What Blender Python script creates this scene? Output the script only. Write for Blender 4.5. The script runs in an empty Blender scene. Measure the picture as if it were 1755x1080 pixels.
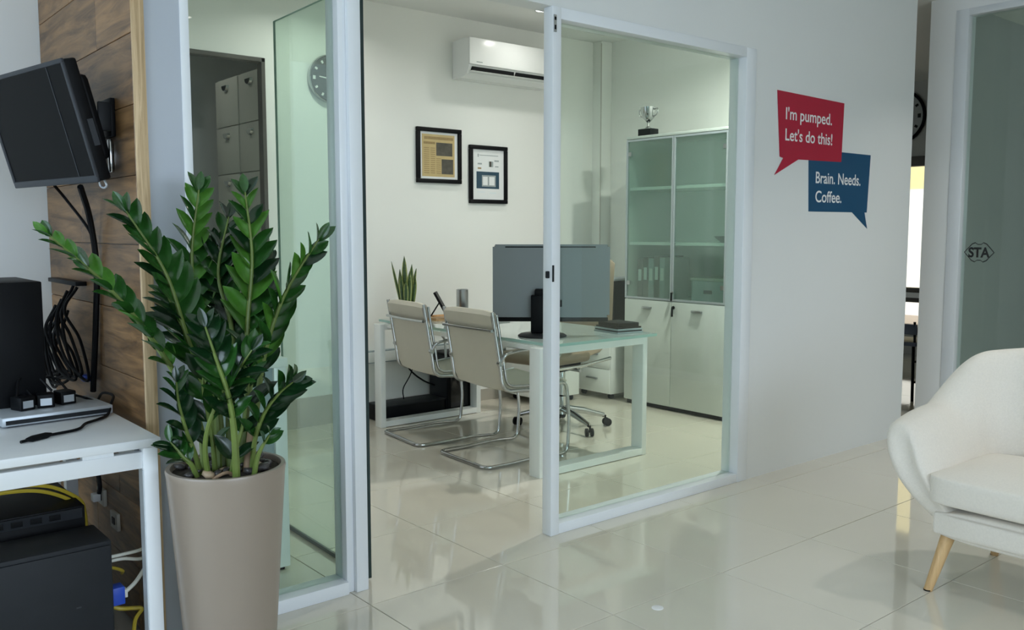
import bpy, bmesh, math, random
from mathutils import Vector, Matrix
R = math.radians
random.seed(7)
sc = bpy.context.scene
COL = sc.collection

# ------------------------------------------------------------------ camera, world, lights, exposure
CAM_YAW, CAM_PITCH, CAM_H, F_PX = 39.572, 5.357, 1.32, 1540.9
cam_d = bpy.data.cameras.new('camera'); cam = bpy.data.objects.new('camera', cam_d); COL.objects.link(cam)
cam.location = (0, 0, CAM_H)
cam.rotation_euler = (R(90 - CAM_PITCH), 0, -R(CAM_YAW))
cam_d.sensor_width = 36.0; cam_d.lens = F_PX / 1755 * 36.0; cam_d.clip_start = 0.05
sc.camera = cam

sc.view_settings.view_transform = 'Standard'; sc.view_settings.look = 'None'
sc.view_settings.gamma = 1.0; sc.view_settings.use_curve_mapping = False
sc.view_settings.exposure = -0.15

world = bpy.data.worlds.new('sky'); sc.world = world; world.use_nodes = True
bg = world.node_tree.nodes['Background']; bg.inputs['Color'].default_value = (0.80, 0.90, 1.0, 1); bg.inputs['Strength'].default_value = 1.2

def light(name, kind, loc, rot, energy, color=(1, 1, 1), **kw):
    d = bpy.data.lights.new(name, kind); d.energy = energy; d.color = color
    for k, v in kw.items(): setattr(d, k, v)
    o = bpy.data.objects.new(name, d); o.location = loc; o.rotation_euler = rot; COL.objects.link(o)
    return o
light('sun', 'SUN', (9, 0, 6), (R(50), 0, R(-60)), 6.0, (1, 0.95, 0.86), angle=R(1))
# area lamps added as lobby daylight, rear and left, out of view
light('rear_daylight_fill', 'AREA', (0.7, -3.86, 1.65), (R(66), 0, 0), 80, (0.74, 0.85, 1.06), shape='RECTANGLE', size=4.4, size_y=1.9, spread=R(120))
light('left_daylight_fill', 'AREA', (-2.86, 1.4, 1.6), (R(78), 0, R(-90)), 62, (0.68, 0.82, 1.05), shape='RECTANGLE', size=4.0, size_y=1.9, spread=R(135))
sc.cycles.max_bounces = 10; sc.cycles.diffuse_bounces = 5; sc.cycles.glossy_bounces = 5; sc.cycles.transparent_max_bounces = 24
sc.cycles.caustics_reflective = False; sc.cycles.caustics_refractive = False
sc.cycles.sample_clamp_indirect = 6.0

# ------------------------------------------------------------------ materials
MATS = {}
def nodes_of(name):
    m = bpy.data.materials.new(name); m.use_nodes = True; nt = m.node_tree
    return m, nt, nt.nodes, nt.links, nt.nodes['Principled BSDF']
def mat(name, col, rough=0.5, metal=0.0, var=0.05, scale=12.0, bump=0.0, bscale=60.0, coat=0.0, spec=0.5, stretch=None, emit=None, trans=0.0, sheen=0.0):
    """procedural principled material: the colour wanders a little over object-space noise"""
    m, nt, N, L, b = nodes_of(name)
    tc = N.new('ShaderNodeTexCoord'); mp = N.new('ShaderNodeMapping'); L.new(tc.outputs['Object'], mp.inputs['Vector'])
    if stretch: mp.inputs['Scale'].default_value = stretch
    nz = N.new('ShaderNodeTexNoise'); nz.inputs['Scale'].default_value = scale; nz.inputs['Detail'].default_value = 4
    L.new(mp.outputs['Vector'], nz.inputs['Vector'])
    mx = N.new('ShaderNodeMix'); mx.data_type = 'RGBA'
    mx.inputs['A'].default_value = tuple(max(0, c * (1 - var)) for c in col) + (1,)
    mx.inputs['B'].default_value = tuple(min(1, c * (1 + var)) for c in col) + (1,)
    L.new(nz.outputs['Fac'], mx.inputs['Factor']); L.new(mx.outputs['Result'], b.inputs['Base Color'])
    b.inputs['Roughness'].default_value = rough; b.inputs['Metallic'].default_value = metal
    b.inputs['Specular IOR Level'].default_value = spec
    b.inputs['Coat Weight'].default_value = coat; b.inputs['Coat Roughness'].default_value = 0.04
    b.inputs['Sheen Weight'].default_value = sheen
    if trans: b.inputs['Transmission Weight'].default_value = trans
    if emit: b.inputs['Emission Color'].default_value = tuple(emit[0]) + (1,); b.inputs['Emission Strength'].default_value = emit[1]
    if bump:
        n2 = N.new('ShaderNodeTexNoise'); n2.inputs['Scale'].default_value = bscale; n2.inputs['Detail'].default_value = 3
        L.new(mp.outputs['Vector'], n2.inputs['Vector'])
        bp = N.new('ShaderNodeBump'); bp.inputs['Strength'].default_value = bump; bp.inputs['Distance'].default_value = 0.004
        L.new(n2.outputs['Fac'], bp.inputs['Height']); L.new(bp.outputs['Normal'], b.inputs['Normal'])
    MATS[name] = m
    return m
def glass(name, tint, refl=0.05, rough=0.0, haze=0.0, hazecol=(0.8, 0.9, 0.86)):
    """clear pane: tinted transparency plus a mirror layer that grows towards grazing view (symmetric on both faces)"""
    m = bpy.data.materials.new(name); m.use_nodes = True; nt = m.node_tree; N = nt.nodes; L = nt.links
    N.remove(N['Principled BSDF']); out = N['Material Output']
    tr = N.new('ShaderNodeBsdfTransparent'); tr.inputs['Color'].default_value = tint + (1,)
    gl = N.new('ShaderNodeBsdfGlossy'); gl.inputs['Roughness'].default_value = rough; gl.inputs['Color'].default_value = (1, 1, 1, 1)
    lw = N.new('ShaderNodeLayerWeight'); lw.inputs['Blend'].default_value = 0.5
    pw = N.new('ShaderNodeMath'); pw.operation = 'POWER'; L.new(lw.outputs['Facing'], pw.inputs[0]); pw.inputs[1].default_value = 5
    ma = N.new('ShaderNodeMath'); ma.operation = 'MULTIPLY_ADD'; L.new(pw.outputs[0], ma.inputs[0]); ma.inputs[1].default_value = 1 - refl; ma.inputs[2].default_value = refl
    base = tr.outputs[0]
    if haze:
        df = N.new('ShaderNodeBsdfTranslucent'); df.inputs['Color'].default_value = hazecol + (1,)
        d2 = N.new('ShaderNodeBsdfDiffuse'); d2.inputs['Color'].default_value = hazecol + (1,)
        ad = N.new('ShaderNodeMixShader'); L.new(df.outputs[0], ad.inputs[1]); L.new(d2.outputs[0], ad.inputs[2]); ad.inputs[0].default_value = 0.5
        mh = N.new('ShaderNodeMixShader'); mh.inputs[0].default_value = haze; L.new(tr.outputs[0], mh.inputs[1]); L.new(ad.outputs[0], mh.inputs[2]); base = mh.outputs[0]
    ms = N.new('ShaderNodeMixShader'); L.new(ma.outputs[0], ms.inputs[0]); L.new(base, ms.inputs[1]); L.new(gl.outputs[0], ms.inputs[2])
    L.new(ms.outputs[0], out.inputs['Surface'])
    MATS[name] = m
    return m
def wood(name, dark, light_, grain=(1, 1, 14), scale=3.0, rough=0.45, bump=0.15):
    m, nt, N, L, b = nodes_of(name)
    tc = N.new('ShaderNodeTexCoord'); oi = N.new('ShaderNodeObjectInfo')
    ad = N.new('ShaderNodeVectorMath'); ad.operation = 'ADD'
    sc_ = N.new('ShaderNodeVectorMath'); sc_.operation = 'SCALE'; sc_.inputs[0].default_value = (7.3, 3.1, 5.7); L.new(oi.outputs['Random'], sc_.inputs['Scale'])
    L.new(tc.outputs['Object'], ad.inputs[0]); L.new(sc_.outputs[0], ad.inputs[1])
    mp = N.new('ShaderNodeMapping'); mp.inputs['Scale'].default_value = grain; L.new(ad.outputs[0], mp.inputs['Vector'])
    nz = N.new('ShaderNodeTexNoise'); nz.inputs['Scale'].default_value = scale; nz.inputs['Detail'].default_value = 8; nz.inputs['Roughness'].default_value = 0.65; nz.inputs['Distortion'].default_value = 0.9
    L.new(mp.outputs['Vector'], nz.inputs['Vector'])
    cr = N.new('ShaderNodeValToRGB'); cr.color_ramp.elements[0].position = 0.32; cr.color_ramp.elements[1].position = 0.72
    cr.color_ramp.elements[0].color = dark + (1,); cr.color_ramp.elements[1].color = light_ + (1,)
    L.new(nz.outputs['Fac'], cr.inputs['Fac'])
    hv = N.new('ShaderNodeHueSaturation'); L.new(cr.outputs['Color'], hv.inputs['Color'])
    mr = N.new('ShaderNodeMapRange'); mr.inputs['To Min'].default_value = 0.75; mr.inputs['To Max'].default_value = 1.3; L.new(oi.outputs['Random'], mr.inputs['Value']); L.new(mr.outputs[0], hv.inputs['Value'])
    L.new(hv.outputs['Color'], b.inputs['Base Color']); b.inputs['Roughness'].default_value = rough
    bp = N.new('ShaderNodeBump'); bp.inputs['Strength'].default_value = bump; bp.inputs['Distance'].default_value = 0.002
    L.new(nz.outputs['Fac'], bp.inputs['Height']); L.new(bp.outputs['Normal'], b.inputs['Normal'])
    MATS[name] = m
    return m

mat('paint_white', (0.74, 0.755, 0.75), 0.55, var=0.02, scale=2, bump=0.05, bscale=180)
mat('paint_bright', (0.88, 0.89, 0.89), 0.5, var=0.02, scale=2)
mat('paint_office', (0.82, 0.835, 0.80), 0.6, var=0.02, scale=2, bump=0.05, bscale=180)
mat('paint_ceiling', (0.80, 0.81, 0.79), 0.7, var=0.02, scale=2)
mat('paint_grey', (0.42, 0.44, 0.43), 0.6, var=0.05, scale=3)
mat('frame_white', (0.78, 0.81, 0.84), 0.28, var=0.015, scale=5)
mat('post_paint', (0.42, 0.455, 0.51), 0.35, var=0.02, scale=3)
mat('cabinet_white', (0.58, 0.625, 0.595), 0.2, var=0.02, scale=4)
mat('gloss_white', (0.80, 0.83, 0.81), 0.18, var=0.02, scale=4)
mat('plastic_white', (0.85, 0.87, 0.86), 0.25, var=0.01, scale=4)
mat('tile', (0.67, 0.63, 0.535), 0.055, var=0.045, scale=2.2, coat=0.35, spec=0.6)
mat('grout', (0.33, 0.325, 0.30), 0.7, var=0.1, scale=30)
mat('skirting_tile', (0.40, 0.375, 0.32), 0.15, var=0.05, scale=4)
wood('wood_plank', (0.062, 0.031, 0.012), (0.37, 0.205, 0.085), grain=(1, 1.0, 9), scale=2.6, rough=0.4)
wood('ply_edge', (0.27, 0.18, 0.085), (0.56, 0.42, 0.26), grain=(30, 1, 1.2), scale=3, rough=0.6)
wood('oak_leg', (0.34, 0.20, 0.08), (0.60, 0.41, 0.21), grain=(8, 8, 1), scale=3, rough=0.4)
wood('light_wood', (0.42, 0.25, 0.11), (0.62, 0.42, 0.22), grain=(8, 2, 2), scale=3, rough=0.5)
mat('black_plastic', (0.005, 0.0055, 0.0065), 0.45, spec=0.12, var=0.2, scale=20)
mat('black_gloss', (0.004, 0.0045, 0.005), 0.12, var=0.1, scale=5)
mat('tv_screen', (0.003, 0.0033, 0.004), 0.3, spec=0.04, var=0.1)
mat('charcoal', (0.015, 0.017, 0.020), 0.5, spec=0.2, var=0.15, scale=15)
mat('grey_bezel', (0.035, 0.039, 0.046), 0.45, spec=0.25, var=0.08, scale=10)
mat('chrome', (0.52, 0.53, 0.53), 0.12, metal=1.0, var=0.02)
mat('steel', (0.48, 0.49, 0.50), 0.3, metal=1.0, var=0.04)
mat('silver_shell', (0.21, 0.225, 0.24), 0.42, metal=0.3, var=0.04, scale=3)
mat('silver_paint', (0.50, 0.54, 0.58), 0.35, metal=0.35, var=0.04, scale=6)
mat('leather', (0.58, 0.545, 0.45), 0.42, var=0.06, scale=6, bump=0.12, bscale=120)
mat('tan_leather', (0.28, 0.22, 0.15), 0.45, var=0.1, scale=6, bump=0.1, bscale=120)
mat('fabric_beige', (0.76, 0.71, 0.63), 0.9, var=0.07, scale=140, bump=0.35, bscale=500, spec=0.15, sheen=0.15)
mat('planter', (0.285, 0.235, 0.19), 0.32, var=0.03, scale=3)
mat('soil', (0.035, 0.026, 0.018), 0.95, var=0.4, scale=40, bump=0.8, bscale=60)
mat('pebble', (0.05, 0.045, 0.042), 0.35, var=0.5, scale=8)
mat('pebble_tan', (0.40, 0.30, 0.19), 0.5, var=0.3, scale=12)
mat('leaf', (0.016, 0.070, 0.011), 0.22, var=0.35, scale=6, spec=0.6)
mat('leaf_dark', (0.005, 0.026, 0.007), 0.22, var=0.35, scale=6, spec=0.6)
mat('leaf_bright', (0.060, 0.180, 0.022), 0.28, var=0.3, scale=6, spec=0.5)
mat('stem', (0.125, 0.18, 0.04), 0.4, var=0.3, scale=14)
mat('stem_brown', (0.30, 0.20, 0.12), 0.6, var=0.3, scale=30)
mat('snake_leaf', (0.035, 0.075, 0.02), 0.35, var=0.7, scale=18, stretch=(1, 1, 6))
mat('snake_edge', (0.26, 0.30, 0.09), 0.4, var=0.2, scale=10)
mat('decal_red', (0.42, 0.006, 0.035), 0.45, var=0.03)
mat('decal_blue', (0.004, 0.062, 0.145), 0.45, var=0.03)
mat('decal_text', (0.80, 0.80, 0.80), 0.5, var=0.02)
mat('paper', (0.72, 0.78, 0.80), 0.6, var=0.03)
mat('paper_white', (0.78, 0.80, 0.80), 0.6, var=0.03)
mat('newsprint', (0.52, 0.40, 0.19), 0.7, var=0.12, scale=22)
mat('news_line', (0.30, 0.21, 0.09), 0.7, var=0.25, scale=60)
mat('print_dark', (0.07, 0.065, 0.05), 0.6, var=0.8, scale=26)
mat('print_navy', (0.015, 0.055, 0.09), 0.5, var=0.1)
mat('print_grey', (0.32, 0.36, 0.36), 0.6, var=0.2, scale=50)
mat('clock_face', (0.035, 0.042, 0.042), 0.4, var=0.1)
mat('clock_pale', (0.30, 0.33, 0.33), 0.4, var=0.1)
mat('clock_mark', (0.75, 0.77, 0.75), 0.4, var=0.02)
mat('dark_frame', (0.075, 0.07, 0.062), 0.4, var=0.1)
mat('cable_yellow', (0.55, 0.42, 0.04), 0.45, var=0.1)
mat('cable_white', (0.70, 0.70, 0.62), 0.45, var=0.05)
mat('plug_blue', (0.01, 0.06, 0.45), 0.4, var=0.1)
mat('outlet_cream', (0.52, 0.50, 0.43), 0.4, var=0.05)
mat('file_paint', (0.50, 0.50, 0.45), 0.35, var=0.03)
mat('blue_seat', (0.10, 0.13, 0.20), 0.5, var=0.1)
mat('facade_cream', (0.80, 0.62, 0.32), 0.8, var=0.1)
mat('facade_pale', (0.85, 0.78, 0.78), 0.8, var=0.05)
mat('paving', (0.35, 0.27, 0.23), 0.8, var=0.15, scale=20)
mat('lamp_lens', (0.9, 0.9, 0.9), 0.5, emit=((1.0, 0.97, 0.9), 18.0))
mat('desk_grey', (0.30, 0.36, 0.38), 0.4, var=0.05)
mat('sticker_black', (0.01, 0.01, 0.01), 0.5, var=0.05)
mat('crystal', (0.9, 0.95, 0.95), 0.02, var=0.01, trans=0.9)
glass('glass_clear', (0.92, 0.97, 0.94), refl=0.02)
glass('glass_door', (0.85, 0.93, 0.885), refl=0.025)
glass('glass_cabinet', (0.86, 0.95, 0.91), refl=0.08, rough=0.14, haze=0.13, hazecol=(0.66, 0.82, 0.76))
glass('glass_desk', (0.86, 0.94, 0.92), refl=0.07, haze=0.72, hazecol=(0.80, 0.90, 0.89))
mat('glass_edge', (0.36, 0.55, 0.50), 0.15, var=0.05)
mat('edge_seal', (0.012, 0.03, 0.03), 0.3, var=0.1)

# ------------------------------------------------------------------ mesh helpers
def link(name, me, m, parent=None, smooth=False):
    if m is not None and not me.materials: me.materials.append(MATS[m] if isinstance(m, str) else m)
    o = bpy.data.objects.new(name, me); COL.objects.link(o)
    if parent is not None: o.parent = parent
    return o
def from_bm(name, bm, m, parent=None, smooth=False, world=False):
    """link a bmesh as one object; world=True: its vertices are in world space and move into the parent's space"""
    if world and parent is not None:
        bpy.context.view_layer.update()
        p, mw = parent, Matrix.Identity(4)
        chain = []
        while p is not None: chain.append(p.matrix_basis.copy()); p = p.parent
        for b in reversed(chain): mw = mw @ b
        bm.transform(mw.inverted())
    bmesh.ops.recalc_face_normals(bm, faces=bm.faces[:])
    me = bpy.data.meshes.new(name); bm.to_mesh(me); bm.free()
    if smooth:
        for p in me.polygons: p.use_smooth = True
        try: me.set_sharp_from_angle(angle=R(38))
        except Exception: pass
    return link(name, me, m, parent)
def add_box(bm, x0, x1, y0, y1, z0, z1):
    vs = [bm.verts.new(p) for p in ((x0, y0, z0), (x1, y0, z0), (x1, y1, z0), (x0, y1, z0), (x0, y0, z1), (x1, y0, z1), (x1, y1, z1), (x0, y1, z1))]
    for f in ((0, 3, 2, 1), (4, 5, 6, 7), (0, 1, 5, 4), (1, 2, 6, 5), (2, 3, 7, 6), (3, 0, 4, 7)): bm.faces.new([vs[i] for i in f])
    return vs
def box(name, x0, x1, y0, y1, z0, z1, m, parent=None, bevel=0.0, seg=2, world=False):
    bm = bmesh.new(); add_box(bm, min(x0, x1), max(x0, x1), min(y0, y1), max(y0, y1), min(z0, z1), max(z0, z1))
    if bevel: bmesh.ops.bevel(bm, geom=bm.edges[:], offset=bevel, segments=seg, affect='EDGES', profile=0.5)
    return from_bm(name, bm, m, parent, smooth=bool(bevel), world=world)
def boxes(name, lst, m, parent=None, bevel=0.0, world=False):
    bm = bmesh.new()
    for b in lst: add_box(bm, *b)
    if bevel: bmesh.ops.bevel(bm, geom=bm.edges[:], offset=bevel, segments=1, affect='EDGES')
    return from_bm(name, bm, m, parent, smooth=bool(bevel), world=world)
def add_tube(bm, pts, rad, n=10, closed=False):
    pts = [Vector(p) for p in pts]; k = len(pts)
    rads = rad if isinstance(rad, (list, tuple)) else [rad] * k
    rings = []; up = None
    for i, p in enumerate(pts):
        if closed: t = (pts[(i + 1) % k] - pts[i - 1]).normalized()
        else: t = (pts[min(i + 1, k - 1)] - pts[max(i - 1, 0)]).normalized()
        if up is None:
            up = Vector((0, 0, 1)) if abs(t.z) < 0.9 else Vector((1, 0, 0))
        s = t.cross(up)
        if s.length < 1e-6: s = t.orthogonal()
        s.normalize(); up = s.cross(t).normalized()
        rings.append([bm.verts.new(p + (s * math.cos(2 * math.pi * j / n) + up * math.sin(2 * math.pi * j / n)) * rads[i]) for j in range(n)])
    for i in range(k if closed else k - 1):
        a, b = rings[i], rings[(i + 1) % k]
        for j in range(n): bm.faces.new((a[j], a[(j + 1) % n], b[(j + 1) % n], b[j]))
    if not closed:
        bm.faces.new(list(reversed(rings[0]))); bm.faces.new(rings[-1])
def round_path(pts, r, seg=5):
    """polyline with its corners rounded by radius r"""
    pts = [Vector(p) for p in pts]; out = [pts[0]]
    for a, b, c in zip(pts, pts[1:], pts[2:]):
        d1, d2 = (a - b), (c - b); rr = min(r, d1.length * 0.49, d2.length * 0.49)
        p1, p2 = b + d1.normalized() * rr, b + d2.normalized() * rr
        for i in range(seg + 1):
            t = i / seg; out.append(p1 * (1 - t) ** 2 + b * 2 * t * (1 - t) + p2 * t * t)
    out.append(pts[-1]); return out
def spline(pts, n=8):
    """Catmull-Rom through pts"""
    P = [Vector(p) for p in pts]; P = [P[0] * 2 - P[1]] + P + [P[-1] * 2 - P[-2]]; out = []
    for i in range(1, len(P) - 2):
        for j in range(n):
            t = j / n; a, b, c, d = P[i - 1], P[i], P[i + 1], P[i + 2]
            out.append(0.5 * ((2 * b) + (c - a) * t + (2 * a - 5 * b + 4 * c - d) * t * t + (3 * b - a - 3 * c + d) * t ** 3))
    out.append(P[-2]); return out
def tube(name, pts, rad, m, parent=None, n=10, closed=False, world=False):
    bm = bmesh.new(); add_tube(bm, pts, rad, n, closed)
    return from_bm(name, bm, m, parent, smooth=True, world=world)
def add_lathe(bm, prof, n=32, c=(0, 0, 0), axis='z', caps=True):
    rings = []
    for r, z in prof:
        ring = []
        for j in range(n):
            a = 2 * math.pi * j / n; u, v = r * math.cos(a), r * math.sin(a)
            p = {'z': (u, v, z), 'y': (u, z, v), 'x': (z, u, v)}[axis]
            ring.append(bm.verts.new((p[0] + c[0], p[1] + c[1], p[2] + c[2])))
        rings.append(ring)
    for a, b in zip(rings, rings[1:]):
        for j in range(n): bm.faces.new((a[j], a[(j + 1) % n], b[(j + 1) % n], b[j]))
    if caps:
        bm.faces.new(rings[0]); bm.faces.new(rings[-1])
def lathe(name, prof, m, parent=None, n=32, c=(0, 0, 0), axis='z', caps=True, world=False):
    bm = bmesh.new(); add_lathe(bm, prof, n, c, axis, caps)
    return from_bm(name, bm, m, parent, smooth=True, world=world)
def prism(name, pts, plane, d0, d1, m, parent=None, world=False):
    """flat outline (list of 2-D points) given thickness; plane 'xz' extrudes along y, 'xy' along z, 'yz' along x"""
    def P(p, d): return {'xz': (p[0], d, p[1]), 'xy': (p[0], p[1], d), 'yz': (d, p[0], p[1])}[plane]
    bm = bmesh.new(); a = [bm.verts.new(P(p, d0)) for p in pts]; b = [bm.verts.new(P(p, d1)) for p in pts]; n = len(pts)
    bm.faces.new(a); bm.faces.new(list(reversed(b)))
    for i in range(n): bm.faces.new((a[i], a[(i + 1) % n], b[(i + 1) % n], b[i]))
    return from_bm(name, bm, m, parent, world=world)
def tag(o, label, cat, group=None, kind=None):
    o['label'] = label; o['category'] = cat
    if group: o['group'] = group
    if kind: o['kind'] = kind
    return o
def thing(name, loc, label, cat, rz=0, group=None, kind=None):
    o = bpy.data.objects.new(name, None); COL.objects.link(o); o.location = loc; o.rotation_euler = (0, 0, rz); o.empty_display_size = 0.05
    return tag(o, label, cat, group, kind)
def copy_tree(o, parent=None):
    c = o.copy(); COL.objects.link(c); c.parent = parent
    for ch in list(o.children): copy_tree(ch, c)
    return c

YP = 2.82          # lobby face of the glazed partition
YPB = 2.92         # its office face
YB = 5.50          # office back wall
XR = 5.55          # office right wall
ZC = 2.885         # ceiling
TOP = 2.24         # head of the glazing
XS = 6.25          # lobby side wall with the other glazed office
XF = 9.4           # far wall seen through the gap

# ------------------------------------------------------------------ floor of 600 mm tiles
floor = tag(box('floor', -3, 9.6, -4, 8, -0.12, -0.004, 'grout'), 'glossy beige porcelain tile floor of lobby and office', 'floor', kind='structure')
tile_me = None
JX, JY, TS, GAP = 2.176, 2.688, 0.603, 0.003
nt_ = 0
for i in range(-5, 9):
    for j in range(-5, 6):
        x0, y0 = JX + i * TS, JY + j * TS
        if tile_me is None:
            bm = bmesh.new(); add_box(bm, GAP / 2, TS - GAP / 2, GAP / 2, TS - GAP / 2, -0.006, 0)
            top = [e for e in bm.edges if all(v.co.z > -1e-6 for v in e.verts)]
            bmesh.ops.bevel(bm, geom=top, offset=0.0012, segments=1, affect='EDGES')
            bmesh.ops.recalc_face_normals(bm, faces=bm.faces[:])
            tile_me = bpy.data.meshes.new('tile'); bm.to_mesh(tile_me); bm.free()
        o = link('tile', tile_me, 'tile', floor); o.location = (x0, y0, 0)
        nt_ += 1
rest = bmesh.new()     # tiles beyond what the photograph shows, one joined part
for i in range(-9, 13):
    for j in range(-12, 9):
        if -5 <= i < 9 and -5 <= j < 6: continue
        x0, y0 = JX + i * TS, JY + j * TS
        add_box(rest, max(-3, x0 + GAP / 2), min(9.6, x0 + TS - GAP / 2), max(-4, y0 + GAP / 2), min(8, y0 + TS - GAP / 2), -0.006, 0)
o = from_bm('outer_tiles', rest, 'tile', floor); o['kind'] = 'stuff'

# ------------------------------------------------------------------ walls and ceiling
def wall(name, lst, m, label, cat='wall'):
    return tag(boxes(name, lst, m), label, cat, kind='structure')
wall('ceiling', [(-3, 9.6, -4, 8, ZC, ZC + 0.12)], 'paint_ceiling', 'flat white ceiling over office and lobby', 'ceiling')
# partition wall: solid part with the wall graphics, head over the glazing, and the narrow post at the left
wall('wall_front', [(3.945, 5.60, YP, YPB, 0, ZC), (0.905, 3.945, YP, YPB, TOP, ZC)], 'paint_white', 'white plastered wall around the glazed partition carrying two speech bubble graphics')
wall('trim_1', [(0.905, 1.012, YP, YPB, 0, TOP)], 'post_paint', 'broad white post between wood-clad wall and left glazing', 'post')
wall('wall_back', [(1.0, 1.62, YB, YB + 0.05, 0, ZC), (1.62, 2.505, YB, YB + 0.05, 2.41, ZC), (2.505, 5.65, YB, YB + 0.05, 0, ZC)], 'paint_office', 'white back wall of the office with framed pictures and air conditioner')
wall('wall_right', [(XR, XR + 0.1, YPB, YB, 0, ZC)], 'paint_office', 'white side wall of the office behind the tall cabinet')
wall('wall_niche', [(-3, 0.88, 3.95, 4.05, 0, ZC)], 'paint_white', 'white wall at the end of the computer corner')
wall('wall_rear', [(-3, XS + 0.1, -4.0, -3.9, 0, 0.7), (-3, XS + 0.1, -4.0, -3.9, 2.6, ZC), (-3, -1.6, -4.0, -3.9, 0.7, 2.6), (3.0, XS + 0.1, -4.0, -3.9, 0.7, 2.6)], 'paint_white', 'white lobby wall with an added wide window behind the camera')
wall('wall_left', [(-3.0, -2.9, -4, 4, 0, 0.65), (-3.0, -2.9, -4, 4, 2.55, ZC), (-3.0, -2.9, -4, -0.7, 0.65, 2.55), (-3.0, -2.9, 3.5, 4, 0.65, 2.55)], 'paint_white', 'white lobby side wall with an added window left of the camera')
for nm, (a, b, c, d, e, f), lab in (('added_window_rear', (-1.6, 3.0, -3.97, -3.93, 0.7, 2.6), 'wide unseen window added behind the camera for the daylight fill'), ('added_window_left', (-2.97, -2.93, -0.7, 3.5, 0.65, 2.55), 'unseen lobby window added left of the camera for the daylight fill')):  # windows added out of view to carry the daylight lamps
    w = thing(nm, ((a + b) / 2, (c + d) / 2, e), lab, 'window', kind='structure')
    if b - a > 1:
        for k in range(5): x = a + (b - a) * k / 4; box('mullion', max(a, x - 0.025), min(b, x + 0.025), c, d, e, f, 'frame_white', w, world=True)
        box('pane', a, b, (c + d) / 2 - 0.003, (c + d) / 2 + 0.003, e, f, 'glass_clear', w, world=True)
    else:
        for k in range(5): y = c + (d - c) * k / 4; box('mullion', a, b, max(c, y - 0.025), min(d, y + 0.025), e, f, 'frame_white', w, world=True)
        box('pane', (a + b) / 2 - 0.003, (a + b) / 2 + 0.003, c, d, e, f, 'glass_clear', w, world=True)

# wood-clad side of the computer corner: each laminate plank is a piece; raw plywood edge towards the lobby
wl = tag(boxes('wall_wood', [(0.905, 1.0, YPB, 3.95, 0, ZC), (0.882, 0.905, YP + 0.002, 3.95, 0, ZC)], 'paint_grey'), 'dark wood plank wall behind the wall-mounted television', 'wall', kind='structure')
z = 0.0205
PITCH = 0.2095
row = 0
joints = {4: [3.24], 3: [], 8: [], 9: [3.18], 10: [3.5], 5: [], 6: [3.45], 7: [3.6]}
while z < ZC - 0.01:
    z1 = min(z + PITCH, ZC)
    cuts = [YP + 0.004] + joints.get(row, [2.95 + 0.37 * (row * 0.618 % 1) * 2]) + [3.945]
    for a, b in zip(cuts, cuts[1:]):
        bm = bmesh.new(); add_box(bm, 0.868, 0.882, a + 0.001, b - 0.001, z + 0.001, z1 - 0.001)
        bmesh.ops.bevel(bm, geom=bm.edges[:], offset=0.0014, segments=1, affect='EDGES')
        from_bm('plank', bm, 'wood_plank', wl)
    z = z1; row += 1
box('plywood_edge', 0.868, 0.903, YP - 0.012, YP + 0.003, 0, ZC, 'ply_edge', wl, bevel=0.001)

# ------------------------------------------------------------------ glazed partition
def frame_piece(root, nm, *b): return box(nm, *b, 'frame_white', root, bevel=0.003, world=True)
w1 = thing('window_1', (1.3, YP, 0), 'left glazed panel of the partition behind the big plant', 'window', kind='structure')
frame_piece(w1, 'side_frame', 1.012, 1.040, YP - 0.004, YPB, 0, TOP)
frame_piece(w1, 'side_frame', 1.560, 1.590, YP + 0.012, YPB, 0, TOP)
frame_piece(w1, 'jamb', 1.590, 1.640, YP - 0.006, YPB + 0.006, 0, TOP)
frame_piece(w1, 'bottom_rail', 1.040, 1.560, YP - 0.004, YPB, 0, 0.048)
frame_piece(w1, 'top_rail', 1.040, 1.560, YP - 0.004, YPB, TOP - 0.048, TOP)
box('pane', 1.040, 1.560, YP + 0.045, YP + 0.055, 0.048, TOP - 0.048, 'glass_clear', w1, world=True)
w2 = thing('window_2', (3.2, YP, 0), 'right glazed panel of the partition in front of the tall cabinet', 'window', kind='structure')
st = frame_piece(w2, 'door_jamb', 2.541, 2.590, YP - 0.008, YP + 0.048, 0, TOP)
frame_piece(w2, 'side_frame', 3.862, 3.945, YP - 0.006, YPB, 0, TOP)
frame_piece(w2, 'bottom_rail', 2.590, 3.862, YP - 0.004, YPB, 0, 0.046)
frame_piece(w2, 'top_rail', 2.590, 3.862, YP - 0.006, YPB, TOP - 0.048, TOP)
box('pane', 2.590, 3.862, YP + 0.045, YP + 0.055, 0.046, TOP - 0.048, 'glass_clear', w2, world=True)
# latch keeps on the door jamb
k = box('latch_keep', 2.546, 2.561, YP - 0.0110, YP - 0.0075, 2.135, 2.205, 'steel', w2, bevel=0.001, world=True)
box('latch_hole', 2.549, 2.558, YP - 0.0120, YP - 0.0105, 2.145, 2.163, 'black_plastic', k, world=True)
box('latch_hole', 2.549, 2.558, YP - 0.0120, YP - 0.0105, 2.183, 2.196, 'black_plastic', k, world=True)
k = box('latch_keep', 2.543, 2.553, YP - 0.0110, YP - 0.0075, 1.105, 1.175, 'charcoal', w2, bevel=0.001, world=True)
box('latch_hook', 2.525, 2.541, YP + 0.004, YP + 0.016, 1.120, 1.150, 'charcoal', w2, bevel=0.003, world=True)
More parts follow.
